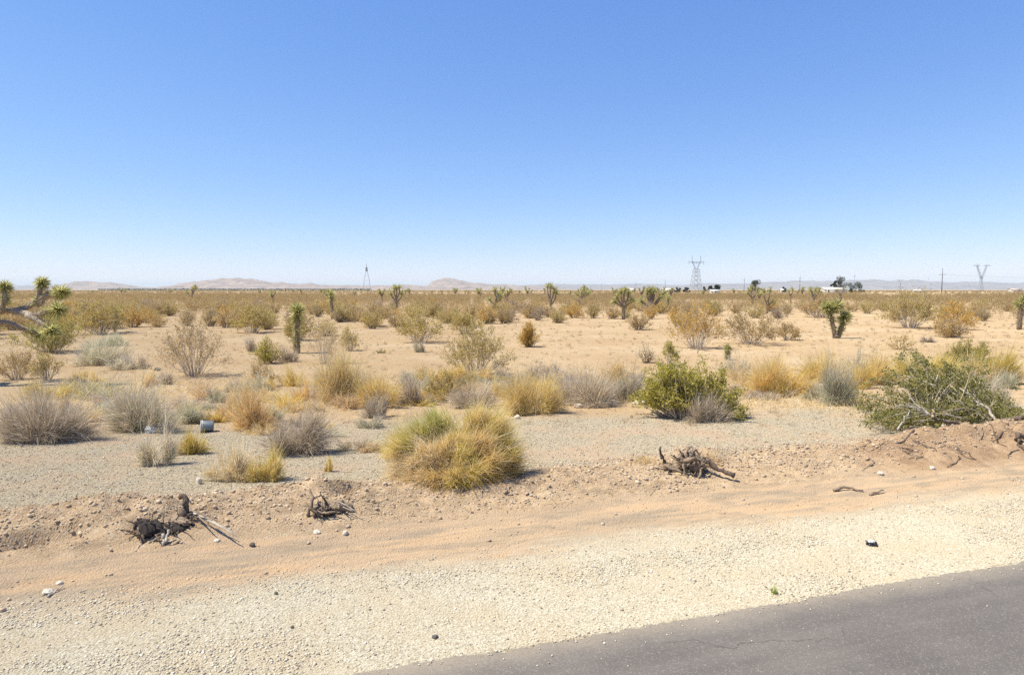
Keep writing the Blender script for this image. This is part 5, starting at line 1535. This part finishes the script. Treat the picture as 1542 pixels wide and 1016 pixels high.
# houses and trees of the far homesteads
def house(px, d, w_px, top, label, roofm='white_roof', eave=None, wallm='white_wall'):
    s = d / F_PX; w = w_px * s; H = far_h(top, d); e = H * .72
    t = thing('house', label, 'house', far_loc(px, d), .12)
    dp = min(8, w * .6)
    V = np.array([[-w / 2, 0, 0], [w / 2, 0, 0], [w / 2, dp, 0], [-w / 2, dp, 0], [-w / 2, 0, e], [w / 2, 0, e], [w / 2, dp, e], [-w / 2, dp, e]])
    F = np.array([[0, 1, 5, 4], [1, 2, 6, 5], [2, 3, 7, 6], [3, 0, 4, 7]])
    g = Geo(); g.add(V, F)
    g.add(np.array([[-w / 2, 0, e], [-w / 2, dp, e], [-w / 2, dp / 2, H - .1], [w / 2, 0, e], [w / 2, dp, e], [w / 2, dp / 2, H - .1]]), np.array([[0, 1, 2], [3, 5, 4]])); g.build('wall', M[wallm], t)
    o = .5
    g = Geo()
    for y0 in (-o, dp + o):
        g.add(np.array([[-w / 2 - o, y0, e - .15], [w / 2 + o, y0, e - .15], [w / 2 + o, dp / 2, H], [-w / 2 - o, dp / 2, H], [-w / 2 - o, y0, e], [w / 2 + o, y0, e], [w / 2 + o, dp / 2, H + .15], [-w / 2 - o, dp / 2, H + .15]]),
              np.array([[0, 1, 2, 3], [7, 6, 5, 4], [0, 4, 5, 1], [0, 3, 7, 4], [1, 5, 6, 2]]))
    g.build('roof', M[roofm], t)
    for k in range(max(1, int(w / 5))):
        cx = -w / 2 + (k + .5) * w / max(1, int(w / 5))
        g = Geo(); g.add(np.array([[cx - .6, -.02, e * .35], [cx + .6, -.02, e * .35], [cx + .6, -.02, e * .8], [cx - .6, -.02, e * .8], [cx - .6, .05, e * .35], [cx + .6, .05, e * .35], [cx + .6, .05, e * .8], [cx - .6, .05, e * .8]]),
                         np.array([[0, 1, 2, 3], [0, 4, 5, 1], [1, 5, 6, 2], [2, 6, 7, 3], [3, 7, 4, 0]])); g.build('window', M['window'], t)


house(1258, 470, 36, 433, 'long white house under the tall dark trees')
house(1010, 560, 22, 434.4, 'long white shed left of the lattice pylon')
house(1077, 480, 14, 436.2, 'small white house under the flat green trees right of the pylon')
house(1384, 520, 16, 436.2, 'small white building left of the crossed pole')
house(1180, 560, 9, 435.3, 'tiny white shed behind the small upright joshua')
house(952, 620, 9, 434.6, 'tiny white building right of the round-crowned joshua')
house(1155, 620, 10, 435.4, 'pale shed right of the tall dark lone tree', 'tan_roof')
house(1530, 700, 16, 434.5, 'tan roofed building at the right edge of the horizon', 'tan_roof')


def tree(seed, px, d, w_px, top, label, leafm='tree_leaf', blobs=14, trunk_h=.25, n=3200):
    rng = np.random.default_rng(seed)
    s = d / F_PX; w = w_px * s; H = far_h(top, d)
    t = thing('tree', label, 'tree', far_loc(px, d))
    g = Geo(); add_tube(g, np.array([[0, 0, -.3], [.1, 0, H * .3], [0, .1, H * .75]]), np.array([.28, .2, .08]), 8)
    for k in range(7):
        a = rng.uniform(0, 6.28); z = H * rng.uniform(.25, .6)
        add_tube(g, np.array([[0, 0, z], [math.cos(a) * w * .18, math.sin(a) * w * .18, z + H * .1], [math.cos(a) * w * .34, math.sin(a) * w * .34, z + H * .24]]), np.array([.1, .07, .03]), 5)
    g.build('trunk', M['bark_dark'], t)
    C = np.stack([rng.uniform(-.36, .36, blobs) * w, rng.uniform(-.36, .36, blobs) * w, H * rng.uniform(trunk_h, .86, blobs)], 1)
    C[:, :2] *= np.sqrt(np.clip(1.1 - (2 * np.clip(C[:, 2:3] / H, .35, 1) - .8) ** 2, .1, 1))
    R = min(w, H) * rng.uniform(.14, .24, blobs)
    bi = rng.integers(0, blobs, n)
    P = C[bi] + nrm(rng.normal(size=(n, 3))) * (R[bi] * rng.uniform(.4, 1.05, n) ** .5)[:, None]
    P = P[(P[:, 2] > .2) & (P[:, 2] < H * 1.02)]; n = len(P)
    g = Geo(); g.add(*leaves(rng, P, rng.uniform(.25, .6, n), .6)); g.build('crown', M[leafm], t)


tree(1, 1137, 470, 17, 419.5, 'tall dark lone tree with rounded crown on the horizon', 'tree_leaf_b', 16, .12)
tree(2, 1264, 480, 18, 414.5, 'tallest dark tree behind the white house', 'tree_leaf_b', 18, .2)
tree(3, 1287, 490, 30, 424.5, 'wide round green tree right of the white house', 'tree_leaf', 22, .02)
tree(4, 1254, 485, 10, 421, 'thin tree left of the tallest one by the house', 'tree_leaf_b', 9, .3)
tree(5, 1070, 485, 10, 429, 'left one of the flat green trees by the small white house', 'tree_leaf', 10, .3)
tree(6, 1079, 488, 12, 428.5, 'right one of the flat green trees by the small white house', 'tree_leaf', 10, .3)
tree(7, 1020, 540, 9, 431.5, 'small dark tree at the end of the long white shed', 'tree_leaf_b', 9, .05)
tree(8, 1033, 540, 13, 432.5, 'low bushy tree left under the lattice pylon', 'tree_leaf_b', 12, .0)
tree(9, 1059, 520, 8, 431, 'small grey tree right under the lattice pylon', 'tree_leaf_b', 9, .1)
tree(10, 1180, 540, 7, 431, 'small round tree behind the tiny white shed', 'tree_leaf_b', 8, .1)

# ------------------------------------------------------------------ air
m, nt, out = new_mat('haze')
pv = nd(nt, 'VolumePrincipled', {'Color': (.80, .945, 1.0, 1), 'Density': 6.0e-5, 'Anisotropy': 0.0})
pv.inputs['Density Attribute'].default_value = ''
nt.links.new(pv.outputs[0], out.inputs['Volume'])
a0, a1 = (-19500, -2000, -3.5), (19500, 21000, 190)
V = [(x_, y_, z_) for z_ in (a0[2], a1[2]) for y_ in (a0[1], a1[1]) for x_ in (a0[0], a1[0])]
g = Geo(); g.add(V, [[0, 2, 3, 1], [4, 5, 7, 6], [0, 1, 5, 4], [2, 6, 7, 3], [0, 4, 6, 2], [1, 3, 7, 5]])
hz = g.build('haze', m)
tag(hz, 'thin pale air between the road and the far hills', 'haze', kind='stuff')
